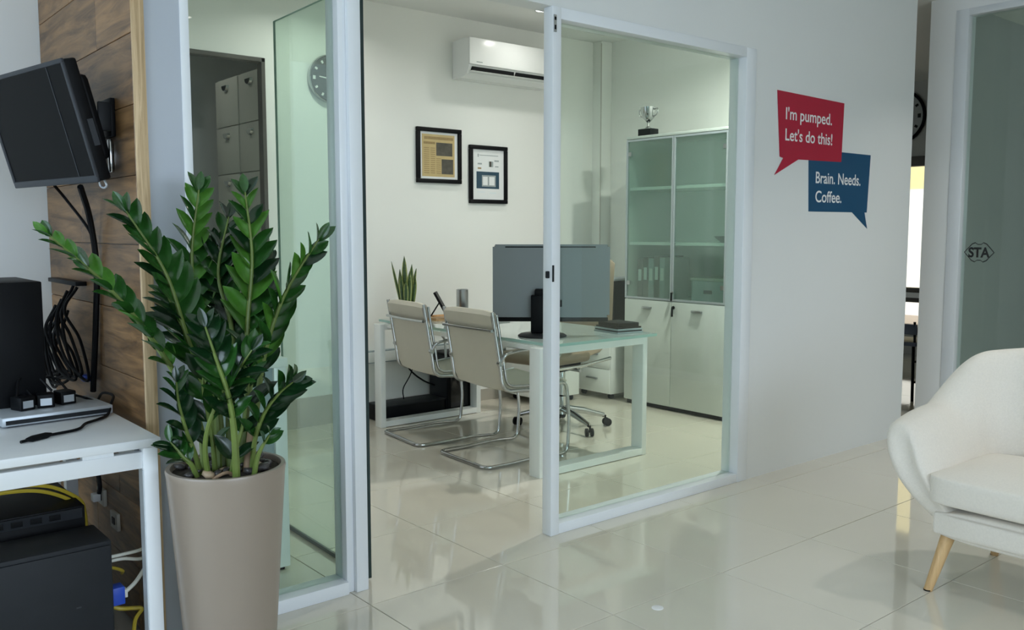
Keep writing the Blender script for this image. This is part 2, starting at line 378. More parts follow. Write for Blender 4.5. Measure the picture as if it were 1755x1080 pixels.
# open glass door, swung into the office against the left glazing
d1 = thing('door_1', (1.684, YPB - 0.01, 0), 'frameless glass door swung open into the office', 'door', rz=R(-2.0), kind='structure')
box('pane', 0.0, 0.010, 0.0, 0.750, 0.02, 2.203, 'glass_door', d1)
box('edge_seal', -0.002, 0.012, -0.022, 0.0, 0.008, 2.205, 'edge_seal', d1)
box('bottom_seal', 0.0, 0.010, 0.0, 0.750, 0.004, 0.02, 'edge_seal', d1)
box('edge', 0.0, 0.010, 0.750, 0.7515, 0.02, 2.203, 'glass_edge', d1)
box('edge', 0.0, 0.010, 0.0, 0.750, 2.203, 2.2045, 'glass_edge', d1)

# ------------------------------------------------------------------ office back wall details
tag(boxes('baseboard_back', [(2.535, 3.12, YB - 0.012, YB, 0, 0.20), (3.12, XR, YB - 0.012, YB, 0, 0.088)], 'skirting_tile', bevel=0.001), 'beige tile skirting along the office back wall', 'skirting', kind='structure')
dr = thing('door_2', (2.06, YB, 0), 'dark framed doorway in the back wall left of the clock', 'doorway', kind='structure')
boxes('door_frame', [(2.478, 2.505, YB - 0.012, YB + 0.055, 0, 2.41), (1.62, 1.648, YB - 0.012, YB + 0.055, 0, 2.41), (1.62, 2.505, YB - 0.012, YB + 0.055, 2.382, 2.41)], 'dark_frame', dr, bevel=0.003, world=True)
tr = thing('trim_2', (XR - 0.06, YB - 0.06, 0), 'white boxed-in pipe riser in the office corner', 'pipe casing', kind='structure')
box('casing', XR - 0.125, XR, YB - 0.10, YB, 0, ZC, 'paint_office', tr, bevel=0.004, world=True)
box('casing_edge', XR - 0.128, XR - 0.122, YB - 0.103, YB - 0.097, 0, ZC - 0.02, 'file_paint', tr, world=True)
tk = thing('cable_trunking', (3.3, YB, 0.39), 'pale grey cable trunking on the back wall behind the desk', 'trunking')
box('duct', 3.14, 5.40, YB - 0.05, YB, 0.39, 0.478, 'desk_grey', tk, bevel=0.003, world=True)
box('cover', 3.145, 5.395, YB - 0.056, YB - 0.05, 0.398, 0.470, 'plastic_white', tk, bevel=0.002, world=True)

# air conditioner
ac = thing('air_conditioner', (4.40, YB, 2.44), 'white split air conditioner high on the office back wall', 'air conditioner')
prism('body', [(YB - 0.002, 2.70), (YB - 0.15, 2.712), (YB - 0.205, 2.70), (YB - 0.205, 2.50), (YB - 0.175, 2.452), (YB - 0.10, 2.432), (YB - 0.002, 2.432)], 'yz', 3.975, 4.825, 'plastic_white', ac, world=True)
box('front_panel', 3.968, 4.832, YB - 0.222, YB - 0.203, 2.516, 2.706, 'plastic_white', ac, bevel=0.006, world=True)
bm = bmesh.new()
for x0, x1 in ((4.0, 4.39), (4.41, 4.81)): add_box(bm, x0, x1, YB - 0.212, YB - 0.14, 2.474, 2.502)
from_bm('air_outlet', bm, 'black_plastic', ac, world=True)
for zz, yy in ((2.468, 0.20), (2.452, 0.175)):
    prism('louvre', [(YB - yy, zz), (YB - yy - 0.012, zz + 0.006), (YB - yy + 0.06, zz - 0.012), (YB - yy + 0.07, zz - 0.016)], 'yz', 3.99, 4.82, 'plastic_white', ac, world=True)
box('maker_mark', 4.03, 4.085, YB - 0.2230, YB - 0.2222, 2.532, 2.539, 'print_grey', ac, world=True)
box('indicator_lamp', 4.355, 4.370, YB - 0.2232, YB - 0.2222, 2.560, 2.572, 'plastic_white', ac, world=True)

# framed pictures
def picture(name, x0, x1, z0, z1, label, prints):
    p = thing(name, ((x0 + x1) / 2, YB, z0), label, 'picture frame', group='framed pictures on the office wall')
    w = 0.030
    for b in ((x0, x1, z1 - w, z1), (x0, x1, z0, z0 + w), (x0, x0 + w, z0 + w, z1 - w), (x1 - w, x1, z0 + w, z1 - w)):
        box('frame_bar', b[0], b[1], YB - 0.026, YB - 0.001, b[2], b[3], 'black_plastic', p, bevel=0.004, world=True)
    sh = box('sheet', x0 + w, x1 - w, YB - 0.010, YB - 0.002, z0 + w, z1 - w, 'paper_white', p, world=True)
    W, H = x1 - x0 - 2 * w, z1 - z0 - 2 * w
    for n, (u0, u1, v0, v1, m, lift) in enumerate(prints):
        box('print', x0 + w + u0 * W, x0 + w + u1 * W, YB - 0.0104 - lift * 0.0004, YB - 0.010, z0 + w + v0 * H, z0 + w + v1 * H, m, sh, world=True)
news = [(0.06, 0.92, 0.05, 0.95, 'newsprint', 0), (0.43, 0.86, 0.50, 0.78, 'print_dark', 1), (0.57, 0.88, 0.11, 0.43, 'print_dark', 1), (0.12, 0.88, 0.84, 0.90, 'news_line', 1), (0.10, 0.40, 0.74, 0.79, 'news_line', 1)]
for k in range(13):
    news.append((0.11, 0.25, 0.12 + 0.044 * k, 0.135 + 0.044 * k, 'news_line', 1)); news.append((0.28, 0.40, 0.12 + 0.044 * k, 0.135 + 0.044 * k, 'news_line', 1))
    if k < 8: news.append((0.43, 0.55, 0.12 + 0.044 * k, 0.135 + 0.044 * k, 'news_line', 1))
picture('picture_frame', 3.642, 4.040, 1.668, 2.067, 'black frame holding a tan newspaper page with two photographs', news)
doc = [(0.13, 0.85, 0.22, 0.56, 'print_navy', 0), (0.30, 0.74, 0.26, 0.49, 'print_grey', 1), (0.33, 0.48, 0.29, 0.46, 'paper_white', 2), (0.53, 0.70, 0.29, 0.46, 'paper_white', 2), (0.17, 0.20, 0.85, 0.91, 'print_grey', 1), (0.22, 0.82, 0.88, 0.893, 'print_grey', 1), (0.52, 0.66, 0.66, 0.77, 'print_grey', 1), (0.54, 0.60, 0.66, 0.77, 'print_dark', 2), (0.17, 0.30, 0.70, 0.73, 'print_grey', 1), (0.17, 0.28, 0.61, 0.64, 'news_line', 1), (0.70, 0.84, 0.77, 0.80, 'print_grey', 1), (0.72, 0.83, 0.66, 0.68, 'print_grey', 1), (0.55, 0.75, 0.12, 0.15, 'paper', 1), (0.15, 0.40, 0.14, 0.16, 'paper', 1)]
picture('picture_frame', 4.117, 4.483, 1.528, 1.966, 'black frame holding a white printed sheet with a navy block', doc)

def clock(name, c, r, axis, label, face, rim, marks, hands, side=1):
    """round wall clock; axis 'y': hangs on a wall facing -y, 'x': facing -x"""
    t = thing(name, c, label, 'clock')
    def A(u, v, d): return (u, -d, v) if axis == 'y' else (-d, -u, v)
    def disc(nm, prof, m, par):
        bm = bmesh.new()
        rings = []
        for rr, d in prof:
            rings.append([bm.verts.new(A(rr * math.cos(2 * math.pi * j / 40), rr * math.sin(2 * math.pi * j / 40), d)) for j in range(40)])
        for a, b in zip(rings, rings[1:]):
            for j in range(40): bm.faces.new((a[j], a[(j + 1) % 40], b[(j + 1) % 40], b[j]))
        bm.faces.new(rings[0]); bm.faces.new(rings[-1])
        return from_bm(nm, bm, m, par, smooth=True)
    disc('rim', [(r * 0.98, 0), (r, 0.012), (r * 0.99, 0.032), (r * 0.95, 0.038), (r * 0.90, 0.026)], rim, t)
    fc = disc('face', [(r * 0.895, 0.0), (r * 0.895, 0.0285)], face, t)
    for k in range(12):
        a = 2 * math.pi * k / 12; bm = bmesh.new()
        L0, L1, w = r * 0.70, r * 0.82, r * (0.045 if k % 3 else 0.075)
        q = []
        for uu, vv in ((-w, L0), (w, L0), (w, L1), (-w, L1)):
            q.append((uu * math.cos(a) - vv * math.sin(a), uu * math.sin(a) + vv * math.cos(a)))
        va = [bm.verts.new(A(x, y, 0.0287)) for x, y in q]; vb = [bm.verts.new(A(x, y, 0.0295)) for x, y in q]
        bm.faces.new(va); bm.faces.new(vb)
        for i in range(4): bm.faces.new((va[i], va[(i + 1) % 4], vb[(i + 1) % 4], vb[i]))
        from_bm('hour_mark', bm, marks, fc)
    for a, Ln, w in hands:
        a = R(a); bm = bmesh.new(); q = []
        for uu, vv in ((-w, -0.12 * Ln), (w, -0.12 * Ln), (w * 0.5, Ln), (-w * 0.5, Ln)):
            q.append((uu * math.cos(a) + vv * math.sin(a), -uu * math.sin(a) + vv * math.cos(a)))
        va = [bm.verts.new(A(x, y, 0.0305)) for x, y in q]; vb = [bm.verts.new(A(x, y, 0.032)) for x, y in q]
        bm.faces.new(va); bm.faces.new(vb)
        for i in range(4): bm.faces.new((va[i], va[(i + 1) % 4], vb[(i + 1) % 4], vb[i]))
        from_bm('hand', bm, marks, t)
    return t
clock('wall_clock', (2.957, YB, 2.325), 0.158, 'y', 'round black clock with chrome rim on the office back wall', 'clock_face', 'chrome', 'clock_mark', ((-84, 0.085, 0.006), (100, 0.115, 0.004)))

# ceiling fittings
def downlight(x, y, label, energy, color, spread=150):
    t = thing('downlight', (x, y, ZC), label, 'downlight', group='recessed ceiling downlights')
    lathe('trim_ring', [(0.040, -0.001), (0.055, -0.001), (0.057, -0.006), (0.046, -0.010), (0.040, -0.004)], 'frame_white', t, n=28, caps=False)
    lathe('lens', [(0.0405, -0.0015), (0.0405, -0.0035)], 'lamp_lens', t, n=28)
    light('downlight_lamp', 'AREA', (x, y, ZC - 0.014), (0, 0, 0), energy, color, shape='DISK', size=0.09, spread=R(spread))
OFF = (1.0, 0.99, 0.93)
downlight(4.34, 4.915, 'lit downlight in the office ceiling beside the air conditioner', 3.0, OFF)
downlight(2.75, 4.90, 'lit downlight in the office ceiling near the clock', 7, OFF)
downlight(4.72, 3.35, 'lit downlight in the office ceiling before the tall cabinet', 36, OFF)
downlight(2.75, 3.65, 'lit downlight in the office ceiling just inside the glass door', 1.8, OFF)
LOB = (1.0, 0.98, 0.95)
downlight(2.47, -1.0, 'lit downlight in the lobby ceiling behind the camera', 8, LOB)
downlight(4.4, 1.2, 'lit downlight in the lobby ceiling above the armchair', 7, LOB, 110)
downlight(5.5, 1.75, 'unseen downlight added in the lobby ceiling to brighten the right hand wall', 7, LOB, 110)  # lamp added to brighten the right hand wall
downlight(2.1, 6.4, 'unseen downlight added in the store room ceiling to brighten it', 2.0, LOB)  # lamp added to lift the dim store room
v = thing('ceiling_vent', (5.10, 5.05, ZC), 'square white air vent in the office ceiling corner', 'vent')
boxes('vent_frame', [(-0.16, 0.16, -0.16, -0.13, -0.012, 0), (-0.16, 0.16, 0.13, 0.16, -0.012, 0), (-0.16, -0.13, -0.13, 0.13, -0.012, 0), (0.13, 0.16, -0.13, 0.13, -0.012, 0)], 'plastic_white', v)
for k in range(6): box('vent_slat', -0.13, 0.13, -0.12 + k * 0.043, -0.10 + k * 0.043, -0.010, -0.004, 'plastic_white', v)
box('vent_back', -0.13, 0.13, -0.13, 0.13, -0.003, 0, 'paint_grey', v)

# ------------------------------------------------------------------ room behind the doorway
wall('wall_store', [(1.0, 3.6, 7.3, 7.4, 0, ZC)], 'paint_white', 'white end wall of the store room behind the dark doorway')
wall('wall_store_side', [(3.5, 3.6, YB + 0.05, 7.3, 0, ZC)], 'paint_white', 'white side wall of the store room behind the filing cabinets')
wall('wall_store_left', [(0.9, 1.0, YB, 7.4, 0, ZC)], 'paint_white', 'white left wall of the store room')
sb = thing('overhead_shelf', (1.9, 7.2, 2.42), 'dark wall shelf seen high through the doorway', 'shelf')
box('board', 1.3, 2.55, 6.98, 7.3, 2.50, 2.60, 'charcoal', sb, bevel=0.003, world=True); box('board', 1.3, 2.55, 6.98, 7.3, 2.40, 2.46, 'charcoal', sb, bevel=0.003, world=True)
cu = thing('store_cupboard', (1.9, 7.0, 0), 'pale tall cupboard at the end of the store room', 'cupboard')
box('body', 1.3, 2.45, 6.9, 7.28, 0.0, 2.2, 'file_paint', cu, bevel=0.003, world=True)
for x0, x1 in ((1.305, 1.872), (1.878, 2.445)):
    d = box('door', x0, x1, 6.88, 6.9, 0.05, 2.18, 'file_paint', cu, bevel=0.003, world=True)
    box('handle', (x0 + x1) / 2 - 0.01, (x0 + x1) / 2 + 0.06, 6.86, 6.88, 1.62, 1.65, 'charcoal', d, bevel=0.002, world=True)
def filing(y0, y1, label):
    X = 2.60; DP = 0.6
    t = thing('filing_cabinet', (X + DP / 2, (y0 + y1) / 2, 0), label, 'filing cabinet', group='tall filing cabinets in the store room')
    box('body', X, X + DP, y0 + 0.002, y1 - 0.002, 0, 2.40, 'file_paint', t, bevel=0.003, world=True)
    for k in range(7):
        z0 = 0.05 + k * 0.335; z1 = z0 + 0.329
        dz = box('drawer', X - 0.018, X, y0 + 0.008, y1 - 0.008, z0, z1, 'file_paint', t, bevel=0.003, world=True)
        bm = bmesh.new(); cy, cz = (y0 + y1) / 2, z1 - 0.045; pts = []
        ring0 = [bm.verts.new((X - 0.019, cy + 0.05 * math.cos(a), cz - 0.045 * math.sin(a))) for a in [math.pi * i / 8 for i in range(9)]]
        ring1 = [bm.verts.new((X - 0.036, cy + 0.042 * math.cos(a), cz - 0.036 * math.sin(a))) for a in [math.pi * i / 8 for i in range(9)]]
        for i in range(8): bm.faces.new((ring0[i], ring0[i + 1], ring1[i + 1], ring1[i]))
        bm.faces.new(ring1); bm.faces.new(ring0)
        from_bm('cup_handle', bm, 'chrome', dz, smooth=True, world=True)
filing(5.72, 6.105, 'nearer tall filing cabinet with cup handles, seen through the doorway')
filing(6.11, 6.52, 'farther tall filing cabinet with cup handles, seen through the doorway')
cr = thing('credenza', (1.27, 3.4, 0), 'low white cabinet with grey back standing behind the left glazing', 'cabinet')
box('back_panel', 1.09, 1.46, 3.205, 3.215, 0.03, 0.80, 'desk_grey', cr, world=True)
box('side_panel', 1.46, 1.51, 3.19, 3.60, 0.012, 0.80, 'gloss_white', cr, bevel=0.002, world=True)
box('side_panel', 1.04, 1.09, 3.19, 3.60, 0.012, 0.80, 'gloss_white', cr, bevel=0.002, world=True)
box('top', 1.035, 1.515, 3.185, 3.605, 0.80, 0.835, 'gloss_white', cr, bevel=0.002, world=True)
box('plinth', 1.05, 1.49, 3.20, 3.59, 0, 0.03, 'black_plastic', cr, world=True)

# ------------------------------------------------------------------ desk
dk = thing('desk', (3.53, 4.36, 0), 'white framed office desk with a glass top', 'desk')
def leg_frame(y0, y1):
    t = 0.038; x0, x1 = 3.105, 3.945; zt = 0.70
    f = box('leg', x0, x0 + t, y0, y1, 0.0, zt, 'gloss_white', dk, bevel=0.003, world=True)
    box('leg', x1 - t, x1, y0, y1, 0.0, zt, 'gloss_white', dk, bevel=0.003, world=True)
    box('foot_rail', x0 + t, x1 - t, y0, y1, 0.004, 0.042, 'gloss_white', dk, world=True)
    box('top_rail', x0 + t, x1 - t, y0, y1, zt - t, zt, 'gloss_white', dk, world=True)
leg_frame(3.526, 3.612); leg_frame(5.13, 5.21)
for xx in (3.16, 3.83): box('long_beam', xx, xx + 0.05, 3.612, 5.13, 0.674, 0.70, 'gloss_white', dk, world=True)
# glass top with a gently bowed visitor edge
N_ = 18
edge = [(3.175 - 0.012 * math.sin(math.pi * i / N_), 3.49 + (5.26 - 3.49) * i / N_) for i in range(N_ + 1)]
out = edge + [(3.985, 5.26), (3.985, 3.49)]
prism('glass_top', out, 'xy', 0.706, 0.722, 'glass_desk', dk, world=True)
bm = bmesh.new()
ring = out
for (a, b) in zip(ring, ring[1:] + ring[:1]):
    vs = [bm.verts.new(p) for p in ((a[0], a[1], 0.7062), (b[0], b[1], 0.7062), (b[0], b[1], 0.7218), (a[0], a[1], 0.7218))]; bm.faces.new(vs)
bmesh.ops.remove_doubles(bm, verts=bm.verts[:], dist=1e-5)
cx, cy = 3.53, 4.37
for vv in bm.verts: vv.co.x += 0.0004 * (1 if vv.co.x > cx else -1); vv.co.y += 0.0004 * (1 if vv.co.y > cy else -1)
from_bm('glass_edge', bm, 'glass_edge', dk, world=True)
for yy in (3.57, 5.17):
    for xx in (3.2, 3.8): lathe('standoff', [(0.014, 0.70), (0.014, 0.706)], 'steel', dk, n=14, c=(xx, yy, 0), world=True)
# second pedestal against the back wall, glimpsed past the visitor chair
hd = thing('drawer_pedestal', (4.62, 5.23, 0), 'white drawer pedestal with black handles against the back wall behind the desk', 'drawer unit')
box('body', 4.44, 4.84, 5.03, 5.43, 0.045, 0.60, 'gloss_white', hd, bevel=0.003, world=True)
for z0, z1, zh in ((0.05, 0.222, 0.15), (0.226, 0.412, 0.325), (0.416, 0.595, 0.52)):
    df = box('drawer', 4.422, 4.44, 5.033, 5.427, z0, z1, 'gloss_white', hd, bevel=0.003, world=True)
    box('handle', 4.406, 4.422, 5.15, 5.30, zh, zh + 0.02, 'black_plastic', df, bevel=0.003, world=True)
for x in (4.49, 4.79):
    for y in (5.08, 5.38): lathe('castor', [(0.022, y - 0.014), (0.0225, y - 0.010), (0.0225, y + 0.010), (0.022, y + 0.014)], 'black_plastic', hd, n=14, c=(x, 0, 0.0225), axis='y', world=True)
DT = 0.7225        # desk surface

# ------------------------------------------------------------------ visitor chairs (cantilever)
def make_chair():
    t = thing('visitor_chair', (0, 0, 0), 'x', 'chair')
    r = 0.0105; w = 0.245
    # one chrome tube: back post - seat rail - front upright - floor runner - rear floor bar, and back again
    half = lambda s: [(0.045, s * w, 0.875), (0.10, s * w, 0.56), (0.118, s * w, 0.43), (0.36, s * w, 0.415), (0.575, s * w, 0.445), (0.60, s * w, 0.20), (0.585, s * w, 0.012), (0.40, s * w, 0.022), (0.18, s * w, 0.012), (0.0, s * w, 0.012)]
    path = half(1) + list(reversed(half(-1)))
    tube('tube_frame', round_path(path, 0.055, 6), r, 'chrome', t)
    inner = lambda s: [(0.078, s * (w - 0.006), 0.86), (0.128, s * (w - 0.006), 0.58), (0.148, s * (w - 0.006), 0.455), (0.36, s * (w - 0.006), 0.440), (0.55, s * (w - 0.006), 0.462)]
    for s in (1, -1):
        tube('sling_rail', round_path(inner(s), 0.05, 6), 0.008, 'chrome', t)
        arm = round_path([(0.100, s * (w + 0.004), 0.585), (0.115, s * (w + 0.022), 0.640), (0.22, s * (w + 0.022), 0.655), (0.40, s * (w + 0.022), 0.650), (0.475, s * (w + 0.018), 0.60), (0.475, s * (w + 0.004), 0.445)], 0.06, 6)
        am = tube('armrest', arm, 0.009, 'chrome', t)
        lathe('clamp', [(0.016, -0.012), (0.016, 0.012)], 'chrome', am, n=14, c=(0.098, s * w, 0.588), axis='y')
    # leather sling: profile swept across the width, sagging a little
    prof = [(0.060, 0.872), (0.066, 0.82), (0.078, 0.74), (0.093, 0.65), (0.108, 0.56), (0.118, 0.49), (0.140, 0.445), (0.185, 0.428), (0.28, 0.425), (0.40, 0.432), (0.50, 0.448), (0.56, 0.455), (0.585, 0.440)]
    bm = bmesh.new(); n = 9; th = 0.016; rows = []
    for i, (px_, pz) in enumerate(prof):
        a = prof[max(0, i - 1)]; b = prof[min(len(prof) - 1, i + 1)]
        tx, tz = b[0] - a[0], b[1] - a[1]; ln = math.hypot(tx, tz); nx, nz = -tz / ln, tx / ln
        row = []
        for k in range(n):
            u = -1 + 2 * k / (n - 1); sag = 0.010 * (1 - u * u)
            row.append((px_ - nx * sag * (1 if i < 6 else -1) * -1, u * (w - 0.012), pz - (sag if i >= 6 else 0), nx, nz))
        rows.append(row)
    def layer(off): return [[bm.verts.new((p[0] + p[3] * off, p[1], p[2] + p[4] * off)) for p in row] for row in rows]
    A = layer(th / 2); B = layer(-th / 2); m_ = len(prof)
    for i in range(m_ - 1):
        for k in range(n - 1):
            bm.faces.new((A[i][k], A[i][k + 1], A[i + 1][k + 1], A[i + 1][k])); bm.faces.new((B[i][k], B[i + 1][k], B[i + 1][k + 1], B[i][k + 1]))
        bm.faces.new((A[i][0], A[i + 1][0], B[i + 1][0], B[i][0])); bm.faces.new((A[i][-1], B[i][-1], B[i + 1][-1], A[i + 1][-1]))
    for i in (0, m_ - 1):
        for k in range(n - 1): bm.faces.new((A[i][k], A[i][k + 1], B[i][k + 1], B[i][k]))
    from_bm('sling_seat', bm, 'leather', t, smooth=True)
    # folded head roll over the top bar, and the chrome cross bar under it
    bm = bmesh.new()
    loop = [(0.030, 0.858), (0.048, 0.880), (0.070, 0.880), (0.086, 0.862), (0.092, 0.80), (0.080, 0.775), (0.058, 0.775), (0.044, 0.80)]
    ra = []
    for k in range(7):
        u = -1 + 2 * k / 6; s = 1.0 if 0 < k < 6 else 0.8
        ra.append([bm.verts.new((0.062 + (x - 0.062) * s, u * (w - 0.008), 0.83 + (z - 0.83) * s)) for x, z in loop])
    for a, b in zip(ra, ra[1:]):
        for i in range(8): bm.faces.new((a[i], a[(i + 1) % 8], b[(i + 1) % 8], b[i]))
    bm.faces.new(ra[0]); bm.faces.new(ra[-1])
    from_bm('head_roll', bm, 'leather', t, smooth=True)
    tube('cross_bar', [(0.040, -w - 0.004, 0.772), (0.038, 0, 0.770), (0.040, w + 0.004, 0.772)], 0.009, 'chrome', t)
    tube('seat_cross_bar', [(0.40, -w, 0.413), (0.40, w, 0.413)], 0.009, 'chrome', t)
    return t
ch = make_chair()
ch.location = (3.0, 4.085, 0); ch.rotation_euler = (0, 0, R(-3)); tag(ch, 'nearer cream leather visitor chair on chrome cantilever frame, by the door jamb', 'chair', 'visitor chairs at the desk')
ch2 = copy_tree(ch); ch2.location = (3.02, 4.765, 0); ch2.rotation_euler = (0, 0, R(-6)); ch2['label'] = 'farther cream leather visitor chair on chrome cantilever frame, by the snake plant'

# ------------------------------------------------------------------ swivel chair behind the desk
oc = thing('swivel_chair', (4.04, 4.365, 0), 'tan office swivel chair with chrome star base behind the desk', 'chair', rz=R(8))
for k in range(5):
    a = R(72 * k - 33); ca, sa = math.cos(a), math.sin(a)
    lg = tube('base_leg', [(0.03 * ca, 0.03 * sa, 0.135), (0.15 * ca, 0.15 * sa, 0.115), (0.30 * ca, 0.30 * sa, 0.075)], [0.026, 0.021, 0.015], 'chrome', oc)
    cs = thing('caster', (0, 0, 0), '', ''); del cs['label']; del cs['category']; cs.parent = lg; cs.location = (0.31 * ca, 0.31 * sa, 0); cs.rotation_euler = (0, 0, a + 0.7 * k)
    bm = bmesh.new()
    for s in (-1, 1): add_lathe(bm, [(0.020, s * 0.008), (0.027, s * 0.010), (0.027, s * 0.024), (0.018, s * 0.027)], 18, (0.012, 0, 0.0275), 'y')
    add_tube(bm, [(0.0, 0, 0.03), (0.0, 0, 0.075)], 0.007, 8)
    m2 = from_bm('caster_wheels', bm, 'black_plastic', lg, smooth=True)
    m2.location = cs.location; m2.rotation_euler = cs.rotation_euler; bpy.data.objects.remove(cs)
lathe('gas_column', [(0.032, 0.10), (0.032, 0.22), (0.022, 0.23), (0.022, 0.40)], 'chrome', oc, n=20)
box('tilt_mechanism', -0.14, 0.12, -0.07, 0.07, 0.395, 0.45, 'black_plastic', oc, bevel=0.012)
box('seat', -0.40, 0.04, -0.22, 0.24, 0.470, 0.540, 'tan_leather', oc, bevel=0.032, seg=3)
bm = bmesh.new()
ra = []
for i, (x, z, hw) in enumerate([(0.02, 0.50, 0.20), (0.15, 0.52, 0.21), (0.235, 0.58, 0.22), (0.265, 0.70, 0.225), (0.280, 0.85, 0.22), (0.300, 1.00, 0.21), (0.325, 1.10, 0.20), (0.330, 1.125, 0.16)]):
    ra.append([bm.verts.new((x + dx, hw * u * (1 if abs(dx) < .03 else 0.93), z)) for u, dx in ((-1, -0.015), (-0.9, -0.035), (0, -0.02), (0.9, -0.035), (1, -0.015), (0.9, 0.03), (0, 0.035), (-0.9, 0.03))])
for a, b in zip(ra, ra[1:]):
    for i in range(8): bm.faces.new((a[i], a[(i + 1) % 8], b[(i + 1) % 8], b[i]))
bm.faces.new(ra[0]); bm.faces.new(ra[-1])
from_bm('backrest', bm, 'tan_leather', oc, smooth=True)
for s in (-1, 1):
    tube('armrest', round_path([(0.22, s * 0.235, 0.475), (-0.10, s * 0.24, 0.455), (-0.34, s * 0.245, 0.462), (-0.37, s * 0.25, 0.50), (-0.30, s * 0.255, 0.61), (0.05, s * 0.255, 0.625), (0.27, s * 0.235, 0.62)], 0.06), 0.011, 'chrome', oc)
tube('seat_frame', round_path([(-0.16, -0.28, 0.437), (-0.10, 0, 0.43), (-0.16, 0.28, 0.437)], 0.05), 0.010, 'chrome', oc)

# ------------------------------------------------------------------ things on the desk
mo = thing('monitor', (3.434, 3.805, DT), 'large silver desktop display seen from behind on the glass desk', 'monitor', rz=R(-CAM_YAW - 1.5))
bm = bmesh.new(); add_box(bm, -0.333, 0.333, -0.008, 0.030, 0.105, 0.520)
vert = [e for e in bm.edges if abs(e.verts[0].co.z - e.verts[1].co.z) < 1e-6 and False]
cor = [e for e in bm.edges if abs(e.verts[0].co.x - e.verts[1].co.x) < 1e-6 and abs(e.verts[0].co.z - e.verts[1].co.z) < 1e-6]
bmesh.ops.bevel(bm, geom=cor, offset=0.014, segments=4, affect='EDGES')
from_bm('back_shell', bm, 'silver_shell', mo, smooth=True)
box('bottom_lip', -0.325, 0.325, -0.006, 0.032, 0.080, 0.105, 'black_plastic', mo, bevel=0.004)
box('screen', -0.325, 0.325, 0.030, 0.034, 0.11, 0.512, 'black_gloss', mo)
box('vent_slot', -0.262, 0.252, -0.0095, -0.007, 0.502, 0.509, 'black_plastic', mo, bevel=0.001)
box('port_cover', 0.040, 0.062, -0.012, -0.007, 0.165, 0.205, 'black_plastic', mo, bevel=0.003)
sd = box('stand_neck', -0.115, -0.035, -0.065, -0.010, 0.02, 0.235, 'black_plastic', mo, bevel=0.008)
box('stand_hinge', -0.095, -0.040, -0.055, -0.009, 0.225, 0.27, 'black_plastic', sd, bevel=0.012)
lathe('stand_foot', [(0.138, 0.0), (0.138, 0.006), (0.125, 0.014), (0.03, 0.020)], 'charcoal', mo, n=40, c=(-0.05, -0.03, 0))

sp = thing('snake_plant', (3.265, 5.06, DT), 'small snake plant in a wooden pot on the desk', 'plant')
lathe('pot', [(0.055, 0.0), (0.075, 0.01), (0.082, 0.10), (0.084, 0.112), (0.074, 0.112), (0.072, 0.095)], 'light_wood', sp, n=28)
lathe('soil', [(0.071, 0.085), (0.071, 0.096)], 'soil', sp, n=24)
def blade(parent, base, tip, w, twist, m='snake_leaf'):
    base, tip = Vector(base), Vector(tip); d = tip - base; s = Vector((math.cos(twist), math.sin(twist), 0)); nrm = d.cross(s).normalized()
    for mm, wf, off in (('snake_edge', 1.0, 0.0), (m, 0.82, 0.0009)):
        bm = bmesh.new(); rows = []
        for i in range(8):
            t = i / 7; ww = w * wf * (0.55 + 0.6 * t - 1.15 * t ** 4) if t < 0.98 else 0.0008
            c = base + d * t + Vector((0, 0, 0)) + nrm * (0.02 * t * t)
            rows.append([c - s * ww + nrm * (0.006), c - nrm * 0.001, c + s * ww + nrm * 0.006])
        fr = [[bm.verts.new(p - nrm * (0.0012 + off)) for p in r_] for r_ in rows]; bk = [[bm.verts.new(p + nrm * (0.0012 + off)) for p in r_] for r_ in rows]
        for i in range(7):
            for k in range(2):
                bm.faces.new((fr[i][k], fr[i][k + 1], fr[i + 1][k + 1], fr[i + 1][k])); bm.faces.new((bk[i][k], bk[i + 1][k], bk[i + 1][k + 1], bk[i][k + 1]))
            bm.faces.new((fr[i][0], fr[i + 1][0], bk[i + 1][0], bk[i][0])); bm.faces.new((fr[i][2], bk[i][2], bk[i + 1][2], fr[i + 1][2]))
        o = from_bm('leaf' if mm == 'snake_edge' else 'leaf_stripe', bm, mm, parent, smooth=True)
        if mm == 'snake_edge': parent2 = o
        else: o.parent = parent2
for (bx, by, tx, ty, tz, w, tw) in [(-0.03, 0.01, -0.075, 0.05, 0.395, 0.012, -0.4), (0, 0.01, -0.008, 0.01, 0.430, 0.026, -0.7), (0.02, -0.01, 0.035, -0.02, 0.375, 0.022, -0.6), (0.03, 0.01, 0.055, -0.03, 0.345, 0.018, -0.9), (-0.03, -0.01, -0.035, 0.01, 0.31, 0.022, -0.6), (0.0, -0.03, 0.005, -0.035, 0.33, 0.024, -0.7), (0.03, -0.03, 0.045, -0.05, 0.29, 0.022, -0.5), (-0.02, -0.03, -0.025, -0.035, 0.27, 0.022, -0.7), (-0.02, 0.03, -0.03, 0.04, 0.34, 0.02, -0.9)]:
    blade(sp, (bx, by, 0.095), (tx, ty, tz), w, tw)
ef = thing('easel_frame', (3.50, 5.00, DT + 0.018), 'small black photo frame on its easel leg, seen from behind on the desk', 'photo frame', rz=R(-40))
